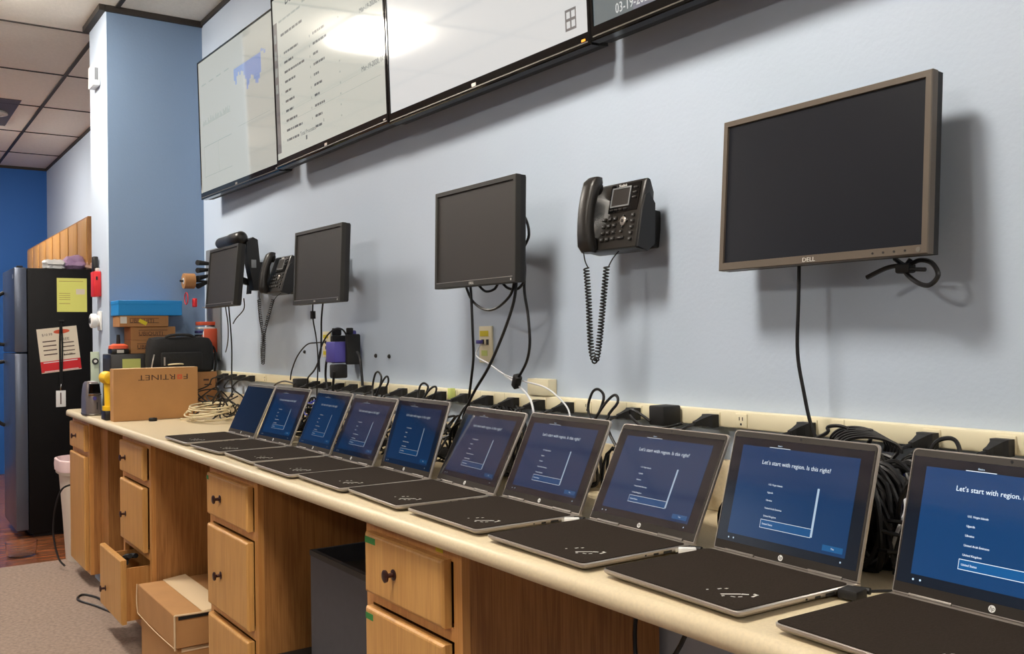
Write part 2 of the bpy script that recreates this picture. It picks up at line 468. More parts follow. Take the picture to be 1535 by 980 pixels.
# ================================================================== POWER RACEWAY
rw = thing('power_raceway', 'long cream surface wiring channel full of outlets along the wall above the counter', 'raceway')
MB().box(-5.6, .9, -.03, -.001, .203, .242, 0, .004).build('channel', 'cream', rw)
sm = MB()
for x in (-5.3, -4.75, -4.2, -3.72, -3.25, -2.721, -2.575, -2.436, -2.233, -1.865, -1.2, -.6, 0): sm.box(x - .0008, x + .0008, -.0306, -.03, .203, .242)
sm.build('seams', 'cream_dark', rw)
jb = MB().box(-2.309, -2.203, -.034, -.001, .243, .292, 0, .003).build('junction_box', 'cream', rw)
outx = [-5.13, -4.99, -4.85, -4.71, -4.56, -4.02, -3.88, -3.76, -3.63, -3.50, -3.37, -3.24, -3.08, -2.95, -2.80, -2.643, -2.509, -2.366, -2.234, -2.097, -2.026, -1.822, -1.554, -1.472, -1.282, -1.008, -.868]
for x in outx:
    o = MB(); o.box(x - .017, x + .017, -.0335, -.0301, .206, .237, 0, .001)
    o.box(x - .006, x - .0035, -.0338, -.0335, .222, .230, 1).box(x + .0035, x + .006, -.0338, -.0335, .222, .230, 1)
    o.box(x - .0025, x + .0025, -.0338, -.0335, .211, .216, 1)
    o.build('outlet', ['cream', 'mblack'], rw)

# ================================================================== LAPTOPS
W_, D_ = .322, .285
def make_laptop():
    t = thing('laptop', '', 'laptop')
    b = MB(); b.rbox(0, W_, 0, D_, .0115, .0158, .010)
    # tapered underside
    def rr(ins, z, r=.010):
        pts = []
        for cx, cy, a0 in ((W_ - r - ins, D_ - r - ins, 0), (r + ins, D_ - r - ins, 90), (r + ins, r + ins, 180), (W_ - r - ins, r + ins, 270)):
            for k in range(6):
                a = R(a0 + 18 * k); pts.append((cx + r * math.cos(a), cy + r * math.sin(a), z))
        return pts
    b = MB(); b.loft([rr(.014, .0025), rr(.004, .006), rr(0, .0105), rr(0, .0145), rr(.0015, .0158)], 0, True)
    b.box(.03, .06, .03, .04, 0, .0026, 1).box(W_ - .06, W_ - .03, .03, .04, 0, .0026, 1).box(.03, W_ - .03, D_ - .04, D_ - .03, 0, .0026, 1)
    base = b.build('base', ['silver', 'mblack'], t)
    for (y0, y1, z0, z1) in ((.145, .149, .009, .012), (.167, .179, .0078, .0118), (.192, .213, .0072, .0122)):
        MB().box(W_ - .0004, W_ + .0004, y0, y1, z0, z1).build('port', 'mblack', base)
    pj = MB().box(W_ - .0004, W_ + .0004, .222, .240, .006, .0128).build('port', 'offwhite', base)
    for hx0 in (.03, W_ - .10): MB().cyl((hx0, D_ - .012, .0155), (hx0 + .07, D_ - .012, .0155), .0055).build('hinge', 'silver_dark', t)
    # lid: local z up, faces -y, origin on the hinge line
    H = .228
    l = MB(); r = .008
    def fr(ins, y):
        pts = []
        for cx, cz, a0 in ((W_ - r - ins, H - r - ins, 0), (r + ins, H - r - ins, 90), (.001 + ins, .001 + ins, 180), (W_ - .001 - ins, .001 + ins, 270)):
            q = r if a0 < 180 else .001
            for k in range(6):
                a = R(a0 + 18 * k); pts.append((cx + q * math.cos(a), y, cz + q * math.sin(a)))
        return pts
    l.loft([fr(.0015, .0075), fr(0, .006), fr(0, .0015), fr(.0005, .0003)], 0, True)
    l.loft([fr(.0022, .0004), fr(.0022, -.0002), fr(.0030, -.0008)], 1, True)
    lid = l.build('lid', ['silver', 'lid'], t, (0, D_ - .015, .0165), (R(-16), 0, 0))
    s = MB()
    def q(u0, u1, v0, v1, mi, y): s.quad(u0 * W_, u1 * W_, v0 * H, v1 * H, y, mi)
    q(.016, .980, .078, .944, 0, -.0010)
    q(.089, .905, .145, .879, 1, -.00115)
    q(.290, .440, .880, .8845, 3, -.0013)
    q(.317, .672, .238, .306, 3, -.00122); q(.3195, .6695, .242, .302, 2, -.0013)
    q(.668, .682, .243, .613, 4, -.0013)
    q(.757, .886, .170, .213, 5, -.0013)
    q(.130, .155, .095, .128, 6, -.0012)
    tx = lambda st, u, v, sz, mi=4, al='LEFT', xs=1: s.text(st, sz, T(u * W_, -.0016, v * H) @ FRONT, mi, .00005, al, 0, xs)
    tx("Let\u2019s start with region. Is this right?", .255, .741, .0112, 7, xs=.965)
    tx('Basics', .365, .894, .0042, 4, 'CENTER')
    for st, v in (('U.S. Virgin Islands', .578), ('Uganda', .515), ('Ukraine', .453), ('United Arab Emirates', .390), ('United Kingdom', .328), ('United States', .265)):
        tx(st, .331, v, .0047, 7, xs=.95)
    tx('Yes', .822, .186, .0046, 7, 'CENTER')
    # the little marks in the lower bar
    for (u, v) in ((.105, .110), (.142, .112), (.882, .112)):
        s.raw([(u * W_ + .0018 * math.cos(k * PI / 3), -.0014, v * H + .0018 * math.sin(k * PI / 3)) for k in range(6)], [[0, 1, 2, 3, 4, 5]], 4)
    s.build('screen', ['s_dark', 's_blue', 's_sel', 's_white', 's_text', 's_btn', 's_dark', 's_white'], lid)
    lg = MB(); lg.cyl((W_ / 2, -.0008, .0095), (W_ / 2, -.0013, .0095), .0052, 0, 24)
    lg.text('hp', .0088, T(W_ / 2 - .0002, -.00135, .0072) @ FRONT, 1, .0001, 'CENTER', .3, .85)
    lg.build('logo', ['white', 'lid'], lid)
    cm = MB(); cm.cyl((W_ / 2, -.0008, .2215), (W_ / 2, -.0011, .2215), .0026, 0, 16).cyl((W_ / 2, -.0011, .2215), (W_ / 2, -.0014, .2215), .0012, 1, 12)
    cm.build('webcam', ['mblack', 'panel_blue'], lid)
    return t


def make_sheet():
    b = MB(); b.rbox(.003, W_ - .005, .0015, D_ - .030, .0162, .0172, .009)
    # small off-white marks near the right front corner
    def blot(pts): b.prism([(x, y) for x, y in pts], .0173, .01745, 1)
    blot([(.239, .046), (.243, .044), (.262, .070), (.258, .071)])
    blot([(.262, .068), (.270, .076), (.268, .079), (.259, .073)])
    blot([(.272, .083), (.280, .084), (.281, .087), (.271, .088)])
    blot([(.279, .071), (.283, .072), (.280, .086), (.277, .086)])
    blot([(.247, .040), (.251, .038), (.252, .043), (.249, .044)])
    blot([(.259, .047), (.266, .049), (.266, .052), (.259, .050)])
    blot([(.269, .054), (.272, .060), (.270, .062), (.267, .056)])
    blot([(.216, .062), (.220, .062), (.220, .069), (.217, .070)])
    blot([(.208, .046), (.211, .044), (.212, .048), (.209, .050)])
    blot([(.222, .072), (.226, .074), (.225, .079), (.222, .077)])
    return b.build('foam_sheet', ['foam', 'offwhite'])


LAP = [(-4.102, -.636, 0.0, 64.7), (-3.718, -.640, 2.7, 66.3), (-3.377, -.614, -2.0, 65.9), (-3.013, -.634, -.6, 65.2), (-2.681, -.615, -1.3, 71.1),
       (-2.351, -.606, -3.2, 62.6), (-1.997, -.614, -1.4, 64.8), (-1.629, -.627, -.7, 62.8), (-1.269, -.621, -1.8, 73.9), (-.889, -.627, -1.8, 74.1)]
LBL = ['open laptop farthest away, its screen dark, next to the coil of cream cable', 'second laptop from the far end, its lid in front of the purple adapter cables',
       'third laptop from the far end of the row', 'fourth laptop from the far end, a dark blue band along the bottom of its screen',
       'fifth laptop from the far end, standing more upright than its neighbours', 'sixth laptop from the far end, with a brownish glare over its leaning screen',
       'seventh laptop from the far end, its screen below the cream wall box', 'third laptop from the right, below the square black plug adapter',
       'second laptop from the right, showing the whole blue region page', 'nearest laptop at the right edge, only its left part in the picture']
SBL = ['farthest laptop', 'second laptop from the far end', 'third laptop from the far end', 'fourth laptop from the far end', 'fifth laptop from the far end', 'sixth laptop from the far end',
       'seventh laptop from the far end', 'third laptop from the right', 'second laptop from the right', 'nearest laptop']
lap0 = make_laptop(); sh0 = make_sheet()
LP = []
for i, (x, y, a, tl) in enumerate(LAP):
    o = lap0 if i == 0 else copy_tree(lap0)
    s_ = sh0 if i == 0 else sh0.copy()
    if i: C.objects.link(s_)
    o.location = (x, y, .0005); o.rotation_euler = (0, 0, R(a)); s_.location = (x, y, .0005); s_.rotation_euler = (0, 0, R(a))
    tag(o, LBL[i], 'laptop', 'open laptops in a row on the counter')
    tag(s_, 'thin black foam sheet over the keyboard of the ' + SBL[i], 'foam sheet', 'foam sheets on the laptop keyboards')
    for ch in kids(o):
        if ch.name.startswith('lid'): ch.rotation_euler = (R(-(90 - tl)), 0, 0)
    LP.append(o)
# screen glow scaled per laptop, standing in for view-angle dimming of the farther displays
DIM = {1: .42, 2: .32, 3: .40, 4: .38, 5: .45, 6: .62, 7: .75, 8: .95, 9: 1.35}
for i, dm in DIM.items():
    for ch in kids(LP[i]):
        for s2 in kids(ch):
            if s2.name.startswith('screen'):
                for sl in s2.material_slots:
                    m0 = sl.material; sl.link = 'OBJECT'; m1 = m0.copy(); m1.node_tree.nodes['Principled BSDF'].inputs['Emission Strength'].default_value *= dm; sl.material = m1
# the farthest laptop's display is off
for ch in kids(LP[0]):
    if ch.name.startswith('lid'):
        for s2 in kids(ch):
            if s2.name.startswith('screen'):
                n = MB().quad(.016 * W_, .98 * W_, .078 * .228, .944 * .228, -.001).build('screen', 's_off', ch); n['label'] = 'dark unlit screen'
                bpy.data.objects.remove(s2)

# ================================================================== MONITORS
def monitor(label, loc, yaw, tilt, W, H, bez, botb, depth, m_bez, m_scr, logo=None, buttons=False, arm=.08, inner=True, sw=.13):
    t = thing('monitor', label, 'monitor', loc, (-tilt, 0, yaw))
    b = MB(); r = .004
    def ring(ins, y):
        return [(ins, y, ins), (W - ins, y, ins), (W - ins, y, H - ins), (ins, y, H - ins)]
    # front frame with recessed opening
    x0, x1, z0, z1 = bez, W - bez, botb, H - bez
    out = ring(0, .002); out2 = ring(.0015, 0)
    inn = [(x0, 0, z0), (x1, 0, z0), (x1, 0, z1), (x0, 0, z1)]; inn2 = [(x0 + .001, .005, z0 + .001), (x1 - .001, .005, z0 + .001), (x1 - .001, .005, z1 - .001), (x0 + .001, .005, z1 - .001)]
    vs = ring(0, .018) + out + out2 + inn + inn2
    fs = []
    for k in range(4):
        for i in range(4): fs.append([k * 4 + i, k * 4 + (i + 1) % 4, (k + 1) * 4 + (i + 1) % 4, (k + 1) * 4 + i])
    b.raw(vs, fs, 0); b.build('bezel', m_bez, t)
    MB().quad(x0 + .001, x1 - .001, z0 + .001, z1 - .001, .0045).build('screen', m_scr, t)
    s = MB()
    s.loft([[(x, y, z) for x, z in ((i, i), (W - i, i), (W - i, H - i), (i, H - i))] for i, y in ((.0008, .0181), (.0008, .034), (.006, .040), (.05, depth * .78), (.06, depth))], 0, False)
    s.build('back_shell', 'mblack', t)
    a = MB(); cx = W / 2; cz = H / 2
    a.box(cx - .05, cx + .05, depth, depth + .008, cz - .05, cz + .05)
    a.loft([[(cx + dx, depth + .008 + dy, cz - .016), (cx + dx + .032, depth + .008 + dy, cz - .016), (cx + dx + .032, depth + .008 + dy, cz + .016), (cx + dx, depth + .008 + dy, cz + .016)] for dx, dy in ((-.016, 0), (-.016, .01), (-.016 - sw, arm - .02), (-.016 - sw, arm - .008))], 0, False)
    a.build('wall_arm', 'mblack', t)
    cx -= sw
    wp = MB().box(cx - .03, cx + .03, depth + arm, depth + arm + .006, cz - .06, cz + .06).build('wall_plate', 'mblack', t)
    if logo:
        MB().text(logo[0], logo[1], T(logo[2] * W, -.0004, botb * .5 - logo[1] * .36) @ FRONT, 0, .0003, 'CENTER', 0, logo[3]).build('logo', 'offwhite', t)
    if inner:
        MB().box(x0, x1, -.0004, .0002, z0 - .0022, z0 - .0008).build('highlight_strip', 'silver', t)
    if buttons:
        for k in range(4):
            MB().cyl((W - .112 + .0225 * k, .0003, botb * .5), (W - .112 + .0225 * k, -.0008, botb * .5), .0022, 0, 12).build('button', 'mblack', t)
        MB().cyl((W - .018, .0003, botb * .5), (W - .018, -.0008, botb * .5), .0048, 0, 16).build('power_button', 'silver_dark', t)
    else:
        MB().box(W - .022, W - .018, -.0008, .0003, botb * .5 - .003, botb * .5 + .003).build('power_light', 'offwhite', t)
    return t


monitor('large black monitor on the wall at the right, nearest of the four', (-1.46, -.113, .56), R(-1.0), R(4.3), .505, .334, .0125, .0165, .050, 'bezel', 'panel_blue', ('DELL', .0125, .487, 1.15), True, .038, False)
monitor('square-looking grey monitor on the wall, third from the left, looped cables below it', (-2.575, -.197, .57), R(.1), R(1.4), .443, .301, .013, .0185, .058, 'bezel_dark', 'panel_grey', ('DELL', .011, .49, 1.1), False, .12)
monitor('small grey monitor on the wall, between the far wall phone and the purple adapter', (-3.734, -.208, .558), R(1.4), R(2.7), .443, .301, .013, .0185, .058, 'bezel_dark', 'panel_grey', ('DELL', .008, .49, 1.0), False, .12)
monitor('narrow-looking dark monitor in the far corner, in front of another phone', (-4.825, -.244, .58), R(-.1), R(5.3), .443, .294, .013, .0175, .055, 'bezel_dark', 'panel_grey', None, False, .13)


def cable(label, pts, r=.0032, m='cable', name='cable', group=None, cr=6, cat='cable'):
    return tag(MB().tube(pts, r, cr=cr).build(name, m), label, cat, group)


# ================================================================== WALL TELEVISIONS
def tv(label, loc, yaw, tilt, W, H, content, bez=.010, bot=.036, bullet='silver'):
    t = thing('wall_television', label, 'television', loc, (-tilt, 0, yaw))
    b = MB()
    vs = []
    for ins, y in ((0, .03), (0, .003), (.003, 0)):
        vs += [(ins, y, ins), (W - ins, y, ins), (W - ins, y, H - ins), (ins, y, H - ins)]
    vs += [(bez, 0, bot), (W - bez, 0, bot), (W - bez, 0, H - bez), (bez, 0, H - bez)]
    vs += [(bez + .001, .004, bot + .001), (W - bez - .001, .004, bot + .001), (W - bez - .001, .004, H - bez - .001), (bez + .001, .004, H - bez - .001)]
    fs = []
    for k in range(4):
        for i in range(4): fs.append([k * 4 + i, k * 4 + (i + 1) % 4, (k + 1) * 4 + (i + 1) % 4, (k + 1) * 4 + i])
    b.raw(vs, fs, 0); b.build('frame', 'glossblack', t)
    c_ = MB(); mats = content(c_, W, H, bez, bot); c_.build('screen', mats, t)
    MB().loft([[(x, y, z) for x, z in ((i, i), (W - i, i), (W - i, H - i), (i, H - i))] for i, y in ((.002, .0301), (.003, .040), (.005, .066), (.03, .084))], 0, False).build('back_shell', 'mblack', t)
    MB().box(W * .3, W * .7, .084, .102, H * .3, H * .7).build('wall_bracket', 'mblack', t)
    MB().box(bez, W - bez, -.0012, .0002, .008, .0115).build('trim_strip', 'silver_dark', t)
    MB().box(W / 2 - .012, W / 2 + .012, -.0016, 0, .013, .024).build('badge', 'silver', t)
    MB().box(W - .035, W - .02, -.0016, 0, .014, .020).build('indicator', content.led if hasattr(content, 'led') else 'silver', t)
    return t


def tvq(c, u0, u1, v0, v1, mi, y=.0032):
    c.quad(u0, u1, v0, v1, y, mi)


def c_chart(c, W, H, b, o):
    tvq(c, b + .001, W - b - .001, o + .001, H - b - .001, 0, .0038)
    r = random.Random(3)
    # blue area chart at the upper right
    x0, x1, zt = .56, .985, .640; n = 22; top = .600
    for k in range(n):
        a = x0 + (x1 - x0) * k / n; e = x0 + (x1 - x0) * (k + 1) / n
        h = .06 + .03 * math.sin(k * .9) + (.05 if 8 < k < 19 else 0) - (.045 if k in (2, 3, 19, 20, 21) else 0)
        tvq(c, a, e, top - h, top, 1)
    tvq(c, .56, .985, top + .004, top + .006, 2)
    z = .50
    for k in range(34):
        a = .06 + .43 * k / 34; h = .008 + .03 * r.random()
        tvq(c, a, a + .008, z - .10, z - .10 + h, 2)
    tvq(c, .06, .50, .40, .402, 2); tvq(c, .07, .50, .28, .284, 2); tvq(c, .07, .073, .12, .28, 2); tvq(c, .30, .303, .12, .28, 2)
    tvq(c, .07, .50, .115, .118, 2); tvq(c, .60, 1.02, .30, .302, 2)
    for k in range(4): tvq(c, .06 + .12 * k, .13 + .12 * k, .62, .626, 2)
    return ['t_beige', 't_chart', 't_pale']


def c_list(c, W, H, b, o):
    r = random.Random(5)
    tvq(c, b + .001, W - b - .001, o + .001, H - b - .001, 0, .0038)
    tvq(c, .012, .058, .065, .650, 1)                                  # grey side bar
    for k in range(4): tvq(c, .022, .046, .56 - k * .075, .60 - k * .075, 3)
    c.text('Bur', .075, T(.16, .003, .700) @ FRONT, 2, .0001)
    for z, a, w_ in ((.640, .08, .22), (.655, .35, .18)):
        x = a
        while x < a + w_:
            l = .02 + .03 * r.random(); tvq(c, x, x + l, z, z + .009, 3); x += l + .008
    x = .10
    while x < .34: 
        l = .02 + .03 * r.random(); tvq(c, x, x + l, .575, .586, 2); x += l + .007
    for k in range(10):
        z = .490 - k * .043
        tvq(c, .085, .088, z, z + .010, 3)
        x = .13; e = .20 + .16 * r.random()
        while x < e:
            l = .012 + .03 * r.random(); tvq(c, x, min(x + l, e), z, z + .010, 2); x += l + .006
        tvq(c, .415, .418, z, z + .010, 2)
        x = .45; e = .50 + .09 * r.random()
        while x < e:
            l = .012 + .02 * r.random(); tvq(c, x, min(x + l, e), z + .002, z + .012, 2); x += l + .005
        tvq(c, .70, .708, z, z + .007, 3)
    c.text('Mar-19-2020, 11:06', .027, T(.895, .003, .452) @ FRONT, 2, .0001)
    c.text('Mar-19-2020, 11:06', .027, T(.895, .003, .232) @ FRONT, 2, .0001)
    c.text('Total Processed', .026, T(.28, .003, .100) @ FRONT, 2, .0001); tvq(c, .53, .534, .115, .128, 2)
    tvq(c, .34, .355, .075, .093, 2); tvq(c, .10, 1.05, .185, .1865, 3); tvq(c, .10, 1.05, .230, .231, 3)
    return ['t_list', 't_grey', 't_ink', 't_pale']


def c_white(c, W, H, b, o):
    tvq(c, b + .001, W - b - .001, o + .001, H - b - .001, 0, .0038)
    x0, z0, s = 1.010, .060, .058
    tvq(c, x0, x0 + s * .8, z0, z0 + s, 1, .0033)
    for i in (0, 1):
        for j in (0, 1): tvq(c, x0 + .006 + i * .021, x0 + .021 + i * .021, z0 + .007 + j * .026, z0 + .025 + j * .026, 0, .0030)
    for (a, z) in ((.20, .42), (.30, .50), (.50, .60)): tvq(c, a, a + .05, z, z + .006, 2, .0033)
    return ['t_white', 't_grey', 't_pale']


c_white.led = 'led'


def c_cam(c, W, H, b, o):
    tvq(c, b + .001, W - b - .001, o + .001, H - b - .001, 0, .0038)
    tvq(c, b + .001, .16, o + .001, .16, 4, .0036)
    c.raw([(.24 + .13 * math.cos(k * PI / 12) * (1 if math.cos(k * PI / 12) < 0 else .75), .0034, .26 + .145 * math.sin(k * PI / 12)) for k in range(24)], [list(range(24))], 1)
    c.raw([(.345, .0033, .20), (.375, .0033, .215), (.385, .0033, .27), (.352, .0033, .26)], [[0, 1, 2, 3]], 2)
    r = random.Random(9)
    for k in range(60):
        a = .52 + .5 * r.random(); z = o + .03 + .2 * r.random(); e = .01 + .03 * r.random(); tvq(c, a, a + e, z, z + e, 3 if r.random() < .6 else 0, .0033)
    c.text('03-19-2020 Thu 11:07:02', .036, T(.095, .003, .046) @ FRONT, 2, .0001, 'LEFT', 0, .80)
    return ['t_cam', 't_blob', 't_white', 't_leaf', 't_cam2']


tv('leftmost wall television, showing pale charts with a blue area graph', (-5.322, -.111, 1.20), R(1.7), R(-1.3), 1.11, .768, c_chart)
tv('second wall television from the left, showing a text list with a grey side bar', (-4.132, -.118, 1.192), R(.1), R(-1.7), 1.10, .770, c_list)
tv('third wall television from the left, almost blank white with a small window symbol', (-3.022, -.118, 1.184), R(.9), R(-1.8), 1.115, .770, c_white)
tv('rightmost wall television, only its lower left corner in view with a camera picture', (-1.885, -.118, 1.182), R(.6), R(-1.8), 1.115, .770, c_cam)

# ================================================================== PHONES
def helix(path, turns, r):
    P = smooth_path(path, 10); L = [0]
    for a, b in zip(P, P[1:]): L.append(L[-1] + (b - a).length)
    N = turns * 10; out = []
    for k in range(N + 1):
        s = L[-1] * k / N; i = max(j for j in range(len(L)) if L[j] <= s + 1e-9); i = min(i, len(P) - 2)
        f = (s - L[i]) / max(L[i + 1] - L[i], 1e-9); p = P[i].lerp(P[i + 1], f); t = (P[i + 1] - P[i]).normalized()
        a = Vector((0, 1, 0)); a = (a - t * a.dot(t)).normalized(); b = t.cross(a); q = 2 * PI * k / 10
        out.append(p + (a * math.cos(q) + b * math.sin(q)) * r)
    return out


def make_phone(label, loc, yaw, tilt, coil, turns, cr=.0050):
    """wall phone; local x right, z up, faces -y; origin at the bottom left of the face; the wall lies behind"""
    t = thing('wall_phone', label, 'phone', loc, (-tilt, 0, yaw), 'black desk phones hung on the wall')
    W, H = .185, .180
    b = MB()
    # body: curved profile lofted from side to side
    def prof(x, k=1.0):
        P = [(-.004, .0), (-.010, .004), (-.008, .05), (-.003, .10), (.003, .14), (.006, .172), (.012, .180), (.022, .178), (.040, .15), (.046, .06), (.044, .008), (.038, 0)]
        return [(x, .02 + (y - .02) * k, z) for y, z in P]
    b.loft([prof(.0, .86), prof(.004), prof(W - .010), prof(W - .002, .93), prof(W, .80)], 0, True)
    body = b.build('body', 'phone', t)
    # raised side cheek on the right
    c = MB(); c.loft([[(x, y, z) for y, z in ((-.006, .004), (-.001, .10), (.006, .135), (.016, .145), (.040, .12), (.050, .02), (.03, -.001))] for x in (W + .0001, W + .006)], 0, True).build('side_cheek', 'phone_side', t)
    # upper display panel
    p = MB(); p.raw([(.066, -.0085 + .004, .098), (W - .012, -.0085 + .004, .098), (W - .012, .0035 - .001, .172), (.066, .0035 - .001, .172),
                     (.066, .004, .098), (W - .012, .004, .098), (W - .012, .012, .172), (.066, .012, .172)],
                    [[0, 1, 2, 3], [0, 4, 5, 1], [3, 2, 6, 7], [0, 3, 7, 4], [1, 5, 6, 2]], 0)
    p.build('display_panel', 'glossblack', t)
    def fy(z): return -.009 + (z - .05) * .0786
    def fp(z): return -.0045 + (z - .098) * .095
    d = MB(); f = .004
    x0, x1, z0, z1 = .076, .138, .116, .160
    for q in ((x0 - f, x1 + f, z0 - f, z0), (x0 - f, x1 + f, z1, z1 + f), (x0 - f, x0, z0, z1), (x1, x1 + f, z0, z1)):
        a, e, g_, h = q
        d.raw([(a, fp(g_) - .002, g_), (e, fp(g_) - .002, g_), (e, fp(h) - .002, h), (a, fp(h) - .002, h), (a, fp(g_) + .001, g_), (e, fp(g_) + .001, g_), (e, fp(h) + .001, h), (a, fp(h) + .001, h)],
              [[0, 1, 2, 3], [0, 4, 5, 1], [3, 2, 6, 7], [0, 3, 7, 4], [1, 5, 6, 2]], 0)
    d.build('display_frame', 'board', t)
    MB().raw([(x0, fp(z0) - .0008, z0), (x1, fp(z0) - .0008, z0), (x1, fp(z1) - .0008, z1), (x0, fp(z1) - .0008, z1)], [[0, 1, 2, 3]]).build('display', 'panel_grey', t)
    MB().text('Yealink', .0105, T(.109, fp(.165) - .0012, .1645) @ FRONT, 0, .0003, 'CENTER').build('maker_name', 'white', t)
    # keys
    def key(x, z, w_, h_, m='keycap', up=False, name='key'):
        y = fp(z) if up else fy(z)
        k = MB(); k.box(x - w_ / 2, x + w_ / 2, y - .0035, y + .002, z - h_ / 2, z + h_ / 2, 0, .0012)
        if name == 'key' and not up: k.box(x - w_ * .18, x + w_ * .18, y - .0038, y - .0034, z - h_ * .22, z + h_ * .1, 1)
        return k.build(name, [m, 'board'], t)
    for r_ in range(4):
        for c_ in range(3): key(.058 + c_ * .0205, .082 - r_ * .0175, .0135, .0085)
    for k in range(4): key(.080 + k * .0165, .105, .012, .005, up=True)
    for k in range(3): key(.158, .158 - k * .013, .013, .005, up=True)
    for k in range(5): key(.165, .085 - k * .0155, .010, .0075)
    key(.128, .0295, .026, .006); key(.128, .046, .009, .007)
    for (dx, dz) in ((0, .014), (0, -.014), (.0125, 0), (-.0125, 0)): key(.131 + dx, .072 + dz, .005, .005)
    MB().loft([[(.131 + q_ * math.cos(a), fy(.072) + yy, .072 + q_ * math.sin(a) * 1.1) for a in [2 * PI * k / 20 for k in range(20)]] for q_, yy in ((.0105, .001), (.0105, -.003), (.009, -.004))], 0).build('navigation_ring', 'silver', t)
    MB().cyl((.131, fy(.072) - .004, .072), (.131, fy(.072) - .0052, .072), .0042, 0, 14).build('ok_key', 'keycap', t)
    # speaker dimple under the handset
    sp = MB()
    for rr_ in range(1, 5):
        for k in range(5 * rr_ + 3):
            a = 2 * PI * k / (5 * rr_ + 3); sp.cyl((.038 + .0042 * rr_ * math.cos(a), fy(.085) - .0003, .085 + .0045 * rr_ * math.sin(a)), (.038 + .0042 * rr_ * math.cos(a), fy(.085) - .0012, .085 + .0045 * rr_ * math.sin(a)), .0009, 0, 5)
    sp.build('speaker_grille', 'mblack', t)
    # handset arching over the left of the face
    hs = MB(); rings = []
    for k in range(15):
        u = k / 14; z = -.004 + u * .198
        arch = math.sin(u * PI) ** .8
        yc = -.022 - .020 * arch
        th = .021 - .006 * arch; wd = .026 - .003 * arch
        xc = .024
        if k in (0, 14): th *= .55; wd *= .8
        n = 16
        rings.append([(xc + wd * math.copysign(abs(math.cos(a)) ** .6, math.cos(a)), yc + (th * math.copysign(abs(math.sin(a)) ** .6, math.sin(a))), z) for a in [2 * PI * i / n for i in range(n)]])
    hs.loft(rings, 0, True)
    hs.build('handset', 'phone', t)
    for zc, ya in ((.168, -.008), (.022, -.010)): MB().loft([[(.024 + q_ * math.cos(a), yy, zc + q_ * math.sin(a)) for a in [2 * PI * k / 16 for k in range(16)]] for q_, yy in ((.018, ya), (.019, ya - .008))], 0).build('handset_cup', 'phone_side', t)
    # deep bracket to the wall
    MB().box(.055, W - .028, .0401, .100, .020, .115, 0, .004).build('wall_bracket', 'mblack', t)
    coil = [(x, y - z * math.tan(tilt), z) for x, y, z in coil]
    cd_ = MB(); P = [Vector(p) for p in coil]
    h = helix(coil[1:-1], turns, cr)
    cd_.tube([P[0], P[0].lerp(P[1], .6)] + [h[0]] , .0016, cr=4, seg=6)
    cd_.tube(h, .0022, cr=0, seg=5)
    cd_.tube([h[-1], P[-2].lerp(P[-1], .5), P[-1]], .0016, cr=4, seg=6)
    cc = cd_.build('coiled_cord', 'cable', t)
    return t


ph1 = make_phone('black phone on the wall left of the large monitor, cord hanging in a long loop', (-1.914, -.110, .634), R(1), R(8), [(.030, -.045, -.002),
    (.034, -.04, -.045), (.042, -.04, -.125), (.048, -.04, -.24), (.064, -.04, -.282), (.080, -.04, -.24), (.100, -.04, -.125), (.108, -.035, -.045), (.104, .01, .0)], 60, .0066)
ph2 = make_phone('black phone on the wall between the two small far monitors', (-4.31, -.110, .630), R(2), R(13), [(.020, -.045, -.002),
    (.006, -.04, -.035), (.035, -.045, -.12), (.060, -.045, -.187), (.048, -.045, -.26), (.058, -.045, -.325), (.072, -.045, -.26), (.078, -.045, -.187), (.112, -.04, -.12), (.152, -.03, -.035), (.148, .01, .0)], 66, .0066)

t = thing('wall_phone', 'black phone behind the corner monitor with a thick rounded handset across its top', 'phone', (-4.90, -.085, .66))
MB().loft([[(x, y, z) for y, z in ((.0, .0), (-.035, .18), (-.035, .235), (-.005, .262), (.020, .25), (.032, .12), (.032, .0))] for x in (.290, .295, .345, .355)], 0, True).build('body', 'phone_side', t)
hb = MB(); n = 18
hb.loft([[(x, -.055 + r_ * math.cos(a), .257 + r_ * math.sin(a)) for a in [2 * PI * i / n for i in range(n)]] for x, r_ in ((-.01, .012), (-.002, .026), (.02, .030), (.18, .030), (.20, .034), (.33, .034), (.35, .022), (.355, .01))], 0).build('handset', 'phone', t)
MB().box(.356, .359, -.015, .01, .11, .15, 0, .001).build('side_button', 'board', t)
MB().box(.02, .33, -.04, .02, .218, .232, 0, .005).build('handset_rest', 'mblack', t)
MB().box(.295, .345, .0321, .084, .02, .14).build('wall_bracket', 'mblack', t)

# ================================================================== WALL PLATES AND SMALL WALL ITEMS
def plate(name, label, x0, x1, z0, z1, parts):
    t = thing(name, label, 'wall plate'); MB().box(x0, x1, -.0075, -.0006, z0, z1, 0, .0015).build('cover', 'cream', t)
    for nm, a, e, g_, h, m in parts: MB().box(a, e, -.0088, -.0076, g_, h).build(nm, m, t)
    return t
plate('wall_plate', 'cream data wall plate with yellow labels under the third monitor, blue lead plugged in', -2.615, -2.540, .334, .453,
      [('label_sticker', -2.608, -2.558, .420, .438, 'ytape'), ('label_sticker', -2.600, -2.566, .356, .374, 'note'), ('jack', -2.600, -2.585, .395, .410, 'mblack'), ('jack', -2.571, -2.557, .392, .410, 'mblack')])
plate('wall_plate', 'cream data wall plate with yellow labels next to the purple adapter', -3.896, -3.818, .336, .448,
      [('label_sticker', -3.888, -3.836, .418, .434, 'ytape'), ('label_sticker', -3.888, -3.836, .346, .362, 'ytape'), ('jack', -3.870, -3.855, .395, .408, 'mblack'), ('jack', -3.866, -3.851, .370, .384, 'mblack')])
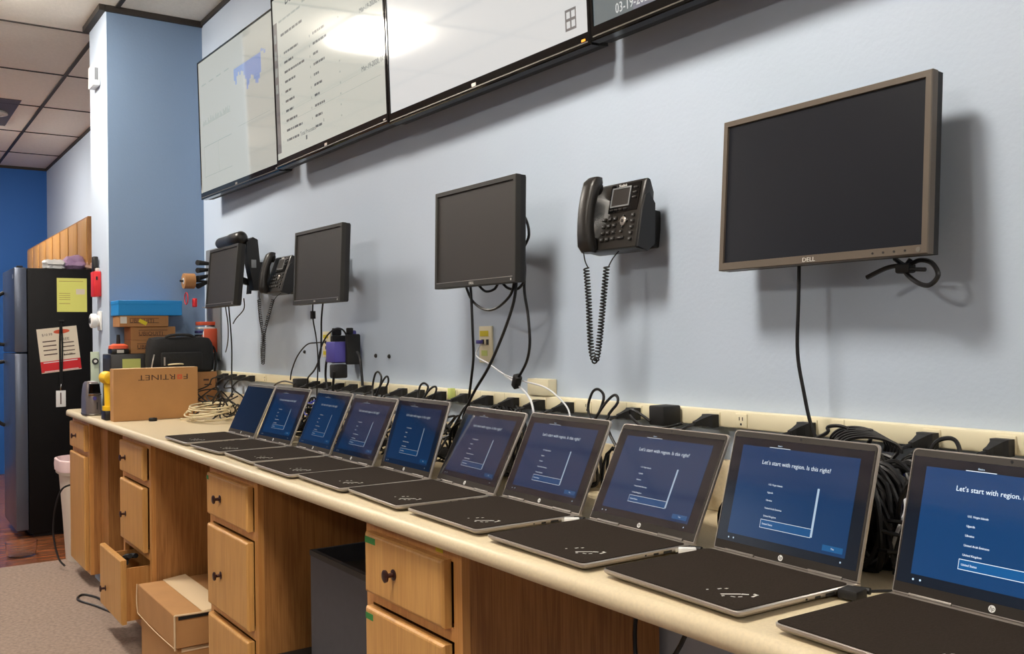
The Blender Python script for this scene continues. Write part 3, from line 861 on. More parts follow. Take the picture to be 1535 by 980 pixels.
for i, (x, z) in enumerate(((-4.116, .357), (-3.384, .347), (-3.269, .346))):
    o = MB().lathe([(.0075, 0), (.009, .003), (.005, .008), (.001, .009)], seg=12).build('wall_anchor', 'cable', None, (x, -.0005, z), (R(90), 0, 0))
    tag(o, ['black wall anchor left of the hanging cables, above the second laptop', 'left one of two black wall anchors beside the purple adapter', 'right one of two black wall anchors beside the purple adapter'][i], 'wall anchor', 'black anchors in the wall')

# column fittings (front face y = -.54)
t = thing('wall_thermostat', 'white boxy sensor high up on the bright front of the column', 'sensor', (-5.90, -.5405, 1.89))
MB().box(-.03, .11, -.040, -.001, 0, .125, 0, .006).build('case', 'white', t)
MB().box(.1101, .1112, -.032, -.012, .03, .10).build('side_slot', 'board', t)
t = thing('wall_holder', 'red plastic holder with a black handset and white tip, on the column edge', 'holder', (-5.92, -.5405, .675))
MB().box(0, .10, -.040, -.001, 0, .145, 0, .004).build('pouch', 'red', t)
MB().box(.1001, .102, -.030, -.020, .095, .115).build('slot', 'mblack', t)
MB().box(.01, .05, -.036, -.006, .1451, .235, 0, .006).build('handset', 'black', t)
MB().box(.058, .09, -.026, -.008, .1451, .165, 0, .003).build('white_tip', 'offwhite', t)
t = thing('wall_camera', 'white round camera on a small wall plate on the column, below the red holder', 'camera', (-5.88, -.5405, .535))
MB().box(-.02, .075, -.010, -.001, -.055, .055, 0, .003).build('mount_plate', 'white', t)
MB().lathe([(.030, 0), (.032, .012), (.042, .016), (.042, .040), (.036, .046), (.020, .047), (.001, .045)], seg=26).build('camera_head', 'white', t, (.025, -.010, 0), (R(90), 0, 0))
MB().lathe([(.018, 0), (.014, .003), (.001, .0035)], seg=20).build('lens', 'mblack', t, (.025, -.0575, 0), (R(90), 0, 0))

# ================================================================== CORNER: STEEL BOARD AND ITEMS
t = thing('tool_board', 'narrow grey steel board on the wall in the far corner behind the monitor', 'board', (-5.58, -.0006, .30))
MB().box(0, .25, -.012, 0, 0, .64, 0, .002).build('panel', 'board', t)
for k in range(5): MB().cyl((.05 + .04 * k, -.012, .30), (.05 + .04 * k, -.05, .305), .003, 0, 8).build('hook', 'silver', t)
t = thing('tape_roll', 'roll of tan tape hanging off the grey board in the corner', 'tape', (-5.50, -.135, .755))
MB().loft([[(0, r_ * math.cos(a), r_ * math.sin(a)) if False else (r_ * math.cos(a), y, r_ * math.sin(a)) for a in [2 * PI * i / 24 for i in range(24)]] for r_, y in ((.018, -.03), (.044, -.03), (.044, .03), (.018, .03))], 0).build('tape', 'card_dark', t)
MB().loft([[(r_ * math.cos(a), y, r_ * math.sin(a)) for a in [2 * PI * i / 24 for i in range(24)]] for r_, y in ((.010, -.031), (.019, -.031), (.019, .031), (.010, .031))], 0).build('core', 'offwhite', t)
MB().cyl((0, -.05, 0), (0, .118, 0), .006, 0, 10).build('peg', 'mblack', t)
o = MB().tube([(-.034 * math.sin(a), 0, .034 * math.cos(a)) for a in [2 * PI * k / 16 for k in range(17)]], .003, cr=3).build('key_ring', 'red', None, (-5.50, -.15, .655))
tag(o, 'pinkish red ring hanging below the tape roll in the corner', 'ring')
o = MB().box(-.02, .02, -.01, .01, -.03, .02, 0, .005).build('key_tag', 'red', None, (-5.475, -.11, .635)); tag(o, 'small red tag hanging beside the ring in the corner', 'tag')
for k in range(4):
    o = MB().cyl((0, 0, 0), (.05, -.08, -.01 * k), .010 - .001 * k, 0, 10, .016).build('clip', 'mblack', None, (-5.52, -.013, .86 - .035 * k))
    tag(o, ['topmost', 'second from the top', 'third from the top', 'lowest'][k] + ' of four dark clips above the tape roll in the corner', 'clip', 'clips above the tape roll')
packs = [(-5.50, .500, .09, .02, .045, 'orange', 'flat orange packet on top of the items hung in the corner'), (-5.51, .478, .10, .012, .05, 'white', 'thin white packet under the orange one in the corner'),
         (-5.52, .455, .10, .014, .05, 'navycloth', 'dark blue packet in the middle of the corner items'), (-5.52, .435, .09, .012, .05, 'mblack', 'thin black packet under the dark blue one in the corner')]
for x, z, w_, h_, d_, m, lb in packs:
    o = MB().box(0, w_, -.10, -.013, 0, h_, 0, .002).build('packet', m, None, (x, 0, z)); tag(o, lb, 'packet')
for x, z0, z1, m, lb in ((-5.440, .355, .445, 'red', 'upright red booklet hung on the corner board'), (-5.424, .350, .430, 'purple', 'upright purple blue booklet between the red and white ones'), (-5.408, .340, .465, 'white', 'upright white booklet hung on the corner board'), (-5.392, .345, .48, 'orange', 'upright orange brown booklet nearest the hanging cables')):
    o = MB().box(0, .013, -.085, -.013, 0, z1 - z0, 0, .0015).build('booklet', m, None, (x, 0, z0)); tag(o, lb, 'booklet')

# ================================================================== ITEMS ON THE LEFT END OF THE COUNTER
Z0 = .0005
t = thing('label_printer', 'small grey label printer with a black front window at the counter end', 'printer', (-5.765, -.612, Z0), (0, 0, 0))
pr_ = MB(); n = 24
def sq(ax, ay, z, p=.5):
    return [(ax * math.copysign(abs(math.cos(a)) ** p, math.cos(a)), ay * math.copysign(abs(math.sin(a)) ** p, math.sin(a)), z) for a in [2 * PI * i / n for i in range(n)]]
pr_.loft([sq(.103, .044, 0), sq(.106, .046, .006), sq(.104, .045, .012)], 1)
pr_.loft([sq(.098, .043, .0121), sq(.100, .044, .05), sq(.096, .043, .10), sq(.086, .040, .145), sq(.076, .036, .175), sq(.060, .028, .188)], 0)
pr_.build('case', ['gunmetal', 'silver_dark'], t)
MB().loft([[(x, y, z) for y, z in ((-.030, zz), (.030, zz), (.026, zz + .05), (-.026, zz + .05))] for x, zz in ((.068, .130), (.097, .126), (.092, .128))], 0, False).build('front_window', 'glossblack', t)
MB().box(.088, .100, -.034, .034, .114, .121).build('chrome_lip', 'chrome', t)
MB().cyl((.094, 0, .097), (.1005, 0, .097), .010, 0, 20).build('round_button', 'purple', t)
MB().box(.098, .1015, .010, .014, .035, .075).build('media_slot', 'mblack', t)
MB().box(-.02, .045, -.014, .014, .1885, .1905).build('label_tab', 'white', t)

t = thing('spirit_level', 'pale green torpedo level with a black dial standing against the column', 'level', (-5.90, -.566, Z0))
MB().box(-.012, .012, -.022, .022, 0, .355, 0, .002).build('bar', 'level', t)
MB().cyl((.0121, 0, .30), (.020, 0, .30), .018, 0, 22).build('dial', 'mblack', t)
MB().cyl((.0201, 0, .30), (.021, 0, .30), .009, 0, 18).build('dial_face', 'offwhite', t)

t = thing('cordless_drill', 'yellow and black cordless drill standing behind the left edge of the logo carton', 'drill', (-5.335, -.605, Z0))
MB().box(-.05, .05, -.030, .030, 0, .050, 0, .005).build('battery', 'black', t)
hd = MB(); hd.loft([[(.035 * math.cos(a) + dx, .021 * math.sin(a), z) for a in [2 * PI * i / 16 for i in range(16)]] for z, dx in ((.065, 0), (.11, -.004), (.165, -.012), (.19, -.018))])
hd.loft([[(.052 * math.cos(a), .032 * math.sin(a), z) for a in [2 * PI * i / 16 for i in range(16)]] for z in (.0501, .056, .072)], 0)
hd.loft([[(x, r_ * math.cos(a), .222 + r_ * math.sin(a)) for a in [2 * PI * i / 20 for i in range(20)]] for x, r_ in ((-.10, .020), (-.085, .034), (.02, .034), (.045, .032), (.050, .02))], 0)
hd.build('housing', 'yellow', t)
MB().loft([[(x, r_ * math.cos(a), .222 + r_ * math.sin(a)) for a in [2 * PI * i / 18 for i in range(18)]] for x, r_ in ((-.150, .012), (-.14, .020), (-.115, .026), (-.1005, .026))], 0).build('chuck', 'black', t)
MB().cyl((-.045, 0, .175), (-.05, 0, .145), .009, 0, 10).build('trigger', 'black', t)

def carton(name, label, x0, x1, y0, y1, z0, z1, m='card', bev=.0015, loc=None, rz=0):
    cx, cy = (x0 + x1) / 2, (y0 + y1) / 2
    t = thing(name, label, 'box', (cx, cy, z0), (0, 0, rz))
    MB().box(-(x1 - x0) / 2, (x1 - x0) / 2, -(y1 - y0) / 2, (y1 - y0) / 2, 0, z1 - z0, 0, bev, 1).build('carton_body', m, t)
    return t, (x1 - x0) / 2, (y1 - y0) / 2, z1 - z0

t, hx, hy, hz = carton('cardboard_box', 'large brown carton on the counter with an upside down company name on its face', -5.245, -5.165, -.617, -.187, Z0, .272)
UD = Matrix.Rotation(PI, 4, 'X')
lg = MB(); LX = SIDE @ Matrix.Rotation(PI, 4, 'Z')
lg.text('F', .040, T(hx + .0006, .166, hz - .036) @ LX, 0, .0002, 'LEFT', 0, 1.5)
lg.text('RTINET', .040, T(hx + .0006, .100, hz - .036) @ LX, 0, .0002, 'LEFT', 0, 1.45)
for dy in (0, .0085, .017):
    for dz in (0, .0085, .017):
        if dy == .0085 and dz == .0085: continue
        lg.box(hx + .0001, hx + .0007, .107 + dy, .1145 + dy, hz - .0625 + dz, hz - .055 + dz, 1)
lg.build('company_name', ['ink', 'inkred'], t)
MB().box(-hx + .003, hx - .003, -hy + .004, hy - .004, hz, hz + .0008).build('lid_edge', 'card_edge', t)
t, hx, hy, hz = carton('cardboard_box', 'brown carton lying behind the logo carton and under the black bag', -5.42, -5.265, -.46, -.052, Z0, .240, 'card_dark')
MB().box(hx + .0001, hx + .0006, hy - .075, hy - .045, .19, .20).box(hx + .0001, hx + .0006, hy - .07, hy - .03, .165, .172).box(hx + .0001, hx + .0006, hy - .008, hy - .004, .17, .21).build('print', 'ink', t)

# black case carrying the small cartons
t = thing('equipment_case', 'low black equipment case on the counter carrying the stacked small cartons', 'case', (-5.535, -.35, Z0))
MB().box(-.105, .105, -.225, .20, 0, .345, 0, .006).build('case_body', 'black', t)
MB().box(-.09, .095, -.2265, -.2251, .02, .32).build('front_grille', 'bezel_dark', t)
n_ = MB().box(.1051, .1058, -.165, -.070, .225, .318).build('sticky_note', 'note', t); n_['label'] = 'yellow green sticky note'

t = thing('rotary_tool', 'small orange and black tool base with an upright black knob, on the black case', 'tool', (-5.50, -.520, .3465))
MB().box(-.05, .05, -.045, .045, 0, .028, 0, .004).build('base', 'black', t)
MB().loft([sq(.052, .048, .0281), sq(.050, .046, .045), sq(.03, .026, .055)], 0).build('cover', 'orange', t)
MB().cyl((0, 0, .0551), (0, 0, .105), .011, 0, 16, .009).build('knob', 'mblack', t)
MB().box(.0501, .051, -.018, .018, .005, .022).build('label_plate', 'offwhite', t)

spec = [(-.463, -.24, .3465, .4190, 'lowest of three small brown cartons stacked on the black case'), (-.463, -.222, .4195, .4940, 'middle of three small brown cartons stacked on the black case'),
        (-.522, -.262, .4945, .5560, 'topmost of three small brown cartons, with a yellow sticker and white label')]
for i, (y0, y1, z0, z1, lb) in enumerate(spec):
    t, hx, hy, hz = carton('cardboard_box', lb, -5.62, -5.465 + (.0 if i < 2 else .01), y0, y1, z0, z1, 'card_dark'); t['group'] = 'small cartons in the stack'
    p = MB()
    p.text('UBIQUITI', .030, T(hx + .0006, -.078, hz * .36) @ SIDE, 0, .0002, 'LEFT', 0, 1.05)
    p.build('print', 'ink', t)
    MB().box(hx + .0001, hx + .0004, -.078, .078, hz * .32, hz * .32 + .003).box(hx + .0001, hx + .0004, -.078, .078, hz * .72, hz * .72 + .003).build('print_band', 'ink', t)
    if i == 2:
        MB().box(hx + .0005, hx + .0012, -.030, .015, hz * .25, hz * .25 + .020, 0, rot=Matrix.Rotation(R(-28), 3, 'X')).build('yellow_sticker', 'ytape', t)
        MB().box(hx + .0001, hx + .0008, -hy + .004, -hy + .038, hz * .3, hz * .9).build('white_label', 'offwhite', t)
t = thing('blue_carton', 'flat bright blue carton lying on top of the small brown cartons', 'box', (-5.54, -.358, .5565))
MB().box(-.10, .092, -.170, .170, 0, .082, 0, .002, 1).build('carton_body', 'blue_box', t)
MB().box(-.10, .0935, -.1715, .1715, .062, .0835, 0, .002, 1).build('carton_lid', 'blue_box', t)

# black bag
t = thing('laptop_bag', 'soft black nylon bag slumped on the cartons in the corner', 'bag', (-5.335, -.235, .241))
bg = MB(); n = 28; rings = []
for k, (z, ax, ay) in enumerate(((0, .060, .160), (.01, .070, .170), (.06, .073, .172), (.12, .071, .170), (.165, .068, .166), (.185, .060, .160), (.192, .03, .12))):
    rings.append([(ax * math.copysign(abs(math.cos(a)) ** .35, math.cos(a)) + .003 * math.sin(5 * a + k), ay * math.copysign(abs(math.sin(a)) ** .3, math.sin(a)) + .004 * math.cos(3 * a + k), z + .005 * math.sin(3 * a + 1) * (k > 3)) for a in [2 * PI * i / n for i in range(n)]])
bg.loft(rings); bg.build('bag_body', 'bag', t)
MB().box(.066, .088, -.12, .10, .015, .11, 0, .008).build('front_pocket', 'bag', t)
MB().tube([(.05, -.09, .188), (.055, -.06, .203), (.057, .03, .204), (.05, .07, .188)], .008).build('carry_handle', 'bag', t)
MB().tube([(.080, -.155, .10), (.093, -.165, .07), (.088, -.172, .03), (.085, -.165, .06)], .0035).build('zip_pull', 'silver', t)
MB().box(.0885, .091, -.108, -.100, .04, .085).build('buckle', 'silver', t)
MB().tube([(.0, .155, .15), (.03, .18, .13), (.06, .182, .06), (.05, .176, .0)], .006).build('strap', 'bag', t)

t = thing('cream_lead', '', 'cable'); bpy.data.objects.remove(t)
cable('cream lead looped over the top of the logo carton', [(-5.28, -.34, .275), (-5.25, -.32, .285), (-5.22, -.28, .289), (-5.25, -.24, .286), (-5.30, -.22, .278)], .004, 'ycable')
o = tag(MB().lathe([(.018, 0), (.021, .003), (.021, .014), (.018, .017), (.010, .0175), (.010, .012), (.001, .012)], seg=22).build('black_puck', 'mblack', None, (-5.075, -.444, Z0)), 'small round black puck lying on the counter before the logo carton', 'puck')

# coil of cream cable
c_ = MB(); rr = random.Random(4)
for k in range(7):
    a0 = rr.random() * 6; cx = -4.86 + .03 * rr.random(); cy = -.235 + .02 * rr.random(); rx = .15 + .05 * rr.random(); ry = .075 + .03 * rr.random(); zc = .008 + .011 * k
    tl = .035 * (rr.random() - .2)
    c_.tube([(cx + rx * math.cos(a0 + a), cy + ry * math.sin(a0 + a), zc + abs(tl) * (1 + math.sin(a0 + a))) for a in [2 * PI * j / 12 for j in range(12)]], .0038, cr=4)
c_.tube([(-4.95, -.28, .01), (-5.02, -.32, .006), (-5.06, -.30, .006)], .0038)
tag(c_.build('cable_coil', 'ycable'), 'loose coil of cream network cable on the counter before the farthest laptop', 'cable coil')

# ================================================================== FRIDGE AREA
t = thing('refrigerator', 'tall black refrigerator with a freezer on top, behind the column', 'refrigerator', (-7.6, -.78, FLOOR - .003))
HF = 1.955
MB().box(-.66, 0, .085, .70, .03, HF, 0, .006).build('cabinet_body', 'fridge', t)
MB().box(-.62, -.04, .12, .66, 0, .0299).build('plinth', 'mblack', t)
fd = MB().box(-.66, 0, .0, .082, 1.345, HF + .004, 0, .008).build('freezer_door', 'fridge_front', t)
rd = MB().box(-.66, 0, .0, .082, .06, 1.335, 0, .008).build('fridge_door', 'fridge_front', t)
for (z0, z1, pa, hz_) in ((1.40, 1.80, fd, 1), (.78, 1.27, rd, -1)):
    zz = (z1, z1 - .03, z1 - .09, z0 + .05, z0 + .01, z0) if hz_ > 0 else (z1, z1 - .01, z1 - .05, z0 + .09, z0 + .03, z0)
    MB().tube([(-.585, -.001, zz[0]), (-.585, -.045, zz[1]), (-.585, -.07, zz[2]), (-.585, -.07, zz[3]), (-.585, -.045, zz[4]), (-.585, -.001, zz[5])], .014, seg=10).build('handle', 'mblack', pa)
MB().box(-.045, -.015, .02, .06, HF + .0041, HF + .016, 0, .003).build('hinge_cap', 'mblack', t)
MB().box(-.09, -.04, -.0015, -.0001, HF - .075, HF - .045).build('badge', 'silver', fd)

# on the fridge side
t = thing('yellow_notice', 'yellow sheet of paper on the side of the black refrigerator', 'paper', (-7.599, -.500, .634))
MB().box(0, .0015, 0, .205, 0, .25).build('sheet', 'ypaper', t)
MB().box(.0016, .002, .13, .19, .13, .17).build('pale_patch', 'paper', t)
pl = MB()
for z in (.225, .135, .12, .105, .09, .06): pl.box(.0016, .0019, .015, .18 if z > .2 else .09, z, z + .003)
pl.build('writing', 'card_dark', t)
t = thing('pizza_flyer', 'red and cream coupon flyer hanging tilted on the refrigerator side', 'flyer', (-7.599, -.605, .182), (R(6), 0, 0))
MB().box(0, .0015, .0, .27, 0, .325).build('sheet', 'paper', t)
MB().box(.0016, .002, .0, .27, .005, .085).build('red_band', 'red', t)
pt = MB(); pt.text('FREE', .030, T(.0018, .15, .225) @ SIDE, 0, .0001).text('$10.99', .026, T(.0018, .03, .27) @ SIDE, 0, .0001)
for k in range(4):
    pt.box(.0016, .0019, .03, .12, .225 - k * .032, .233 - k * .032).box(.0016, .0019, .16, .24, .205 - k * .030, .212 - k * .030)
pt.text('$12.99', .022, T(.0018, .16, .115) @ SIDE, 0, .0001)
pt.build('offers', 'ink', t)
MB().loft([[(x, .165 + .055 * math.cos(a), .293 + .016 * math.sin(a)) for a in [2 * PI * i / 16 for i in range(16)]] for x in (.0016, .0021)], 0).build('food_picture', 'orange', t)
MB().box(.0021, .0023, .02, .25, .072, .078).box(.0021, .0023, .02, .25, .008, .013).build('white_lines', 'white', t)
t = thing('lanyard_badge', 'black lanyard with a white badge hanging over the flyer on the refrigerator', 'badge', (-7.592, -.478, .555))
MB().tube([(0, .0, 0), (.002, -.006, -.15), (.002, -.004, -.45)], .007, seg=6).tube([(0, .004, 0), (.003, .010, -.15), (.003, .004, -.45)], .006, seg=6).build('strap', 'bag', t)
MB().tube([(.002, 0, -.452), (.004, -.004, -.475), (.002, -.005, -.50)], .004).build('clip', 'chrome', t)
MB().box(0, .003, -.036, .030, -.62, -.50, 0, .001).build('badge_card', 'white', t)
MB().box(.0031, .0036, -.008, .0, -.60, -.515).build('badge_print', 'ink', t)
o = MB().box(0, .012, -.018, .018, -.006, .006, 0, .002).build('fridge_magnet', 'mblack', None, (-7.599, -.472, .568)); tag(o, 'small dark magnet holding the lanyard on the refrigerator', 'magnet')

def blob(name, label, cat, c, ax, ay, az, m, seed=0):
    r = random.Random(seed); b = bmesh.new(); bmesh.ops.create_icosphere(b, subdivisions=3, radius=1)
    ph = [r.random() * 6 for _ in range(6)]
    for v in b.verts:
        d = v.co.copy(); k = 1 + .13 * math.sin(4 * d.x + ph[0]) + .12 * math.sin(5 * d.y + ph[1]) + .10 * math.sin(7 * d.z + 3 * d.x + ph[2]) + .06 * math.sin(11 * d.y + ph[3])
        v.co = Vector((d.x * ax * k, d.y * ay * k, max(d.z * az * k, -az * .75)))
    return tag(MB().bm(b, 0, True).build(name, m, None, (c[0], c[1], c[2] + az * .75)), label, cat)
ZF = FLOOR - .003 + HF + .004
blob('plastic_bag', 'crumpled white plastic bag on top of the refrigerator', 'bag', (-7.72, -.50, ZF), .10, .075, .042, 'white', 1)
blob('cloth_bundle', 'lilac cloth bundle on top of the refrigerator, right of the white bag', 'cloth', (-7.76, -.36, ZF), .10, .085, .060, 'lilac', 2)
blob('cloth_bundle', 'peach coloured wrapping beside the lilac bundle on the refrigerator', 'cloth', (-7.66, -.245, ZF), .05, .05, .035, 'skin', 3)
blob('cloth_bundle', 'dark blue cloth hanging at the refrigerator top edge next to the column', 'cloth', (-7.70, -.16, ZF), .06, .045, .03, 'navycloth', 4)

for k in range(4):
    xx = -7.62 - .78 * k
    t = thing('wall_cabinet', ['oak wall cabinet nearest the column, above the refrigerator', 'second oak wall cabinet from the column', 'third oak wall cabinet from the column', 'farthest oak wall cabinet, close to the deep blue wall'][k], 'cabinet', (xx, 0, .99), group='oak wall cabinets')
    MB().box(-.779, 0, -.28, -.001, 0, .365, 0).build('carcass', 'oak_brown', t)
    for (a, e) in ((-.365, -.025), (-.755, -.415)):
        d = MB().box(a, e, -.288, -.2801, .01, .352, 0, .003).build('door', 'oak_light', t)
        MB().lathe([(.012, 0), (.006, .004), (.006, .014), (.013, .02), (.001, .024)], seg=12).build('knob', 'bronze', d, (e - .03 if a < -.5 else a + .03, -.2881, .09), (R(90), 0, 0))

t = thing('waste_bin', 'tall white waste bin with a pinkish liner beside the end cabinet', 'bin', (-6.70, -.47, FLOOR - .003))
n = 32
def rq(ax, z): return [(ax * math.copysign(abs(math.cos(a)) ** .55, math.cos(a)), ax * .86 * math.copysign(abs(math.sin(a)) ** .55, math.sin(a)), z) for a in [2 * PI * i / n for i in range(n)]]
MB().loft([rq(.145, 0), rq(.165, .3), rq(.185, .56), rq(.205, .565), rq(.210, .63), rq(.200, .632), rq(.178, .55), rq(.14, .02)], 0).build('bin_body', 'bin', t)
MB().loft([rq(.213, .585), rq(.216, .62), rq(.213, .655), rq(.200, .66), rq(.180, .60), rq(.160, .40)], 0, True, False).build('liner', 'liner', t)
cable('black cable looping down in front of the white waste bin', [(-6.38, -.60, -.47), (-6.42, -.665, -.50), (-6.45, -.70, -.62), (-6.46, -.71, -.78), (-6.42, -.69, -.92), (-6.38, -.66, -.97)], .006)
t = thing('glass_bowl', 'clear round glass dish on the wooden floor before the refrigerator', 'bowl', (-7.02, -.82, FLOOR - .0035))
MB().lathe([(.001, 0), (.080, 0), (.088, .006), (.098, .095), (.094, .096), (.082, .012), (.076, .008), (.001, .008)], seg=36).build('bowl_body', 'glass', t)
cable('black cable loop lying on the carpet beside the open drawer', [(-5.2, -.52, FLOOR + .006), (-5.42, -.60, FLOOR + .006), (-5.60, -.63, FLOOR + .006), (-5.70, -.68, FLOOR + .006), (-5.60, -.72, FLOOR + .006), (-5.40, -.66, FLOOR + .006), (-5.15, -.60, FLOOR + .006)], .006)

# ================================================================== UNDER THE COUNTER
t = thing('cardboard_carton', 'big worn brown carton with a folded top under the counter between two cabinets', 'box', (-4.11, -.37, FLOOR))
MB().box(-.300, .285, -.295, .28, 0, .20, 0, .002, 1).build('lower_box', 'card', t)
u = MB(); u.box(-.305, .300, -.308, .285, .205, .335, 0, .003, 1); u.build('upper_box', 'card', t)
MB().raw([(-.305, -.20, .3356), (.300, -.20, .3356), (.300, -.10, .346), (-.305, -.10, .346), (-.305, -.20, .3376), (.300, -.20, .3376), (.300, -.10, .348), (-.305, -.10, .348)], [[3, 2, 1, 0], [4, 5, 6, 7], [0, 1, 5, 4], [1, 2, 6, 5], [2, 3, 7, 6], [3, 0, 4, 7]]).build('top_flap', 'card_edge', t)
e = MB(); e.tube([(.302, -.31, .337), (.303, -.31, .27), (.300, -.309, .20)], .004, cr=4).tube([(.302, -.31, .337), (.304, -.20, .334), (.302, -.05, .338), (.303, .10, .335)], .004, cr=4).tube([(-.306, -.311, .335), (-.306, -.313, .26), (-.300, -.310, .207)], .003, cr=4)
e.tube([(-.30, -.311, .208), (0, -.312, .203), (.295, -.311, .208)], .0018, cr=4)
e.build('torn_edge', 'card_edge', t)
MB().box(.3003, .3035, -.295, .26, .318, .331).build('open_gap', 'mblack', t)
MB().box(.2853, .288, -.28, .27, .185, .20).build('lower_rim', 'card_edge', t)

t = thing('computer_tower', 'tall dark grey steel computer tower with an open top under the counter', 'computer', (-2.745, -.55, FLOOR))
b = MB()
b.box(0, .50, 0, .012, 0, .772).box(0, .012, .012, .45, 0, .772).box(.488, .50, .012, .45, 0, .772).box(.012, .488, .438, .45, 0, .772).box(.012, .488, .012, .438, 0, .70)
b.build('case', 'tower', t)
MB().box(.05, .45, .05, .40, .701, .73, 0, .004).build('inner_tray', 'mblack', t)
MB().box(0, .50, -.003, -.0001, .755, .772).build('front_lip', 'bezel_dark', t)
o = tag(MB().tube([(-2.50, -.40, -.262), (-2.45, -.35, -.20), (-2.40, -.25, -.17), (-2.36, -.16, -.20), (-2.33, -.15, -.262)], .006).build('cable', 'ytape'), 'short yellow green lead sticking up from the top of the computer tower', 'cable')
t = thing('computer_box', 'low flat black computer box on the floor beside the third cabinet', 'computer', (-3.02, -.66, FLOOR))
MB().box(0, .24, 0, .42, .012, .380, 0, .004).build('case', 'mblack', t)
MB().box(.02, .22, -.002, -.0001, .30, .36).build('front_panel', 'bezel_dark', t)
for (a, e) in ((.03, .03), (.21, .03), (.03, .39), (.21, .39)): MB().cyl((a, e, 0), (a, e, .0119), .012, 0, 12).build('foot', 'mblack', t)
cable('black cable hanging below the counter at the right', [(-1.50, -.30, -.06), (-1.52, -.32, -.20), (-1.49, -.33, -.30), (-1.42, -.30, -.24), (-1.36, -.28, -.10)], .005)

# ================================================================== HANGING CABLES
cable('black cable hanging straight down from the large right monitor', [(-1.262, -.085, .575), (-1.262, -.09, .48), (-1.266, -.09, .38), (-1.252, -.09, .30), (-1.236, -.09, .235), (-1.21, -.09, .17), (-1.20, -.10, .10)], .0038)
t = thing('cable_bundle', 'tied bunch of black cable tucked under the large right monitor', 'cable bundle')
MB().tube([(-1.06, -.06, .560), (-1.03, -.07, .545), (-1.00, -.075, .552), (-.972, -.08, .545), (-.958, -.085, .522), (-.975, -.085, .505), (-1.00, -.085, .512), (-1.03, -.075, .535), (-1.02, -.07, .556)], .0045).build('loop', 'cable', t)
MB().tube([(-1.02, -.075, .545), (-1.06, -.08, .543), (-1.104, -.085, .526)], .0045).build('lead', 'cable', t)
MB().tube([(-1.04, -.075, .538), (-1.01, -.08, .536), (-.985, -.08, .534)], .004).build('tail', 'cable', t)
MB().box(-1.045, -1.015, -.085, -.06, .530, .548, 0, .004).build('tie', 'mblack', t)
cable('black cable from the third monitor down its left side', [(-2.44, -.15, .59), (-2.418, -.16, .55), (-2.412, -.16, .44), (-2.425, -.15, .36), (-2.455, -.14, .29), (-2.50, -.12, .235), (-2.52, -.11, .19)], .0042)
cable('black cable crossing diagonally below the third monitor', [(-2.19, -.15, .59), (-2.205, -.15, .52), (-2.26, -.15, .43), (-2.34, -.15, .33), (-2.44, -.14, .25), (-2.52, -.13, .17), (-2.53, -.12, .11)], .0046)
cable('black cable bulging out behind the right side of the third monitor down to an outlet', [(-2.25, -.125, .80), (-2.205, -.11, .765), (-2.190, -.105, .71), (-2.222, -.105, .665), (-2.205, -.11, .62), (-2.195, -.12, .55), (-2.165, -.13, .48), (-2.158, -.13, .40), (-2.19, -.12, .345), (-2.25, -.11, .295)], .0042)
o = MB().box(-.011, .011, -.011, .011, -.022, .022, 0, .004).build('ferrite_core', 'mblack', None, (-2.257, -.108, .288), (R(12), R(38), 0)); tag(o, 'black cylinder core at the lower end of the cable beside the cream wall box', 'ferrite core')
cable('black cable sagging in a loop under the third monitor', [(-2.47, -.15, .585), (-2.42, -.155, .53), (-2.35, -.155, .50), (-2.28, -.155, .505), (-2.22, -.15, .54), (-2.20, -.15, .585)], .0040)
cable('small black cable loop directly under the third monitor', [(-2.42, -.14, .585), (-2.37, -.14, .556), (-2.32, -.14, .560), (-2.29, -.14, .58), (-2.25, -.14, .56), (-2.20, -.14, .555), (-2.165, -.14, .575)], .0040)
cable('white network cable from the data plate to the laptops, over the cream wall box', [(-2.595, -.010, .40), (-2.55, -.06, .36), (-2.43, -.09, .335), (-2.33, -.10, .305), (-2.24, -.10, .290), (-2.13, -.10, .275), (-2.06, -.10, .245), (-2.02, -.10, .21), (-2.00, -.12, .15)], .0024, 'gcable')
cable('pale blue network cable curving down left of the cream wall box', [(-2.33, -.10, .303), (-2.26, -.10, .275), (-2.20, -.10, .235), (-2.17, -.11, .18), (-2.16, -.12, .12)], .0034, 'gcable')
o = MB().box(-.016, .010, -.006, .006, -.006, .006, 0, .002).build('network_plug', 'purple', None, (-2.594, -.018, .402)); tag(o, 'blue network plug in the data plate under the third monitor', 'plug')

cable('black cable with a core hanging from the second monitor', [(-3.708, -.13, .575), (-3.708, -.13, .50), (-3.70, -.12, .42), (-3.685, -.12, .34), (-3.69, -.12, .27), (-3.70, -.12, .19), (-3.70, -.12, .12)], .0030)
o = MB().cyl((0, 0, -.016), (0, 0, .016), .011, 0, 14).build('ferrite_core', 'mblack', None, (-3.708, -.130, .517)); tag(o, 'black ferrite core on the cable just under the second monitor', 'ferrite core')
cable('black cable curving down from the right part of the second monitor to a plug', [(-3.60, -.13, .575), (-3.62, -.13, .50), (-3.648, -.12, .42), (-3.66, -.12, .35), (-3.74, -.11, .29), (-3.84, -.10, .25), (-3.85, -.10, .22)], .0038)
cable('grey black cable arching left from the data plate to the far outlets', [(-3.86, -.012, .401), (-3.80, -.08, .400), (-3.85, -.10, .392), (-3.93, -.11, .345), (-4.00, -.11, .28), (-4.02, -.11, .235)], .0030)
cable('black cable arching over the purple adapter', [(-3.67, -.12, .28), (-3.665, -.12, .36), (-3.62, -.11, .425), (-3.55, -.10, .457), (-3.48, -.10, .452), (-3.44, -.10, .425)], .0034)
cable('thick dark cable hanging at the left of the purple adapter', [(-3.56, -.09, .36), (-3.63, -.10, .34), (-3.655, -.10, .27), (-3.64, -.10, .20), (-3.62, -.11, .12)], .0048)
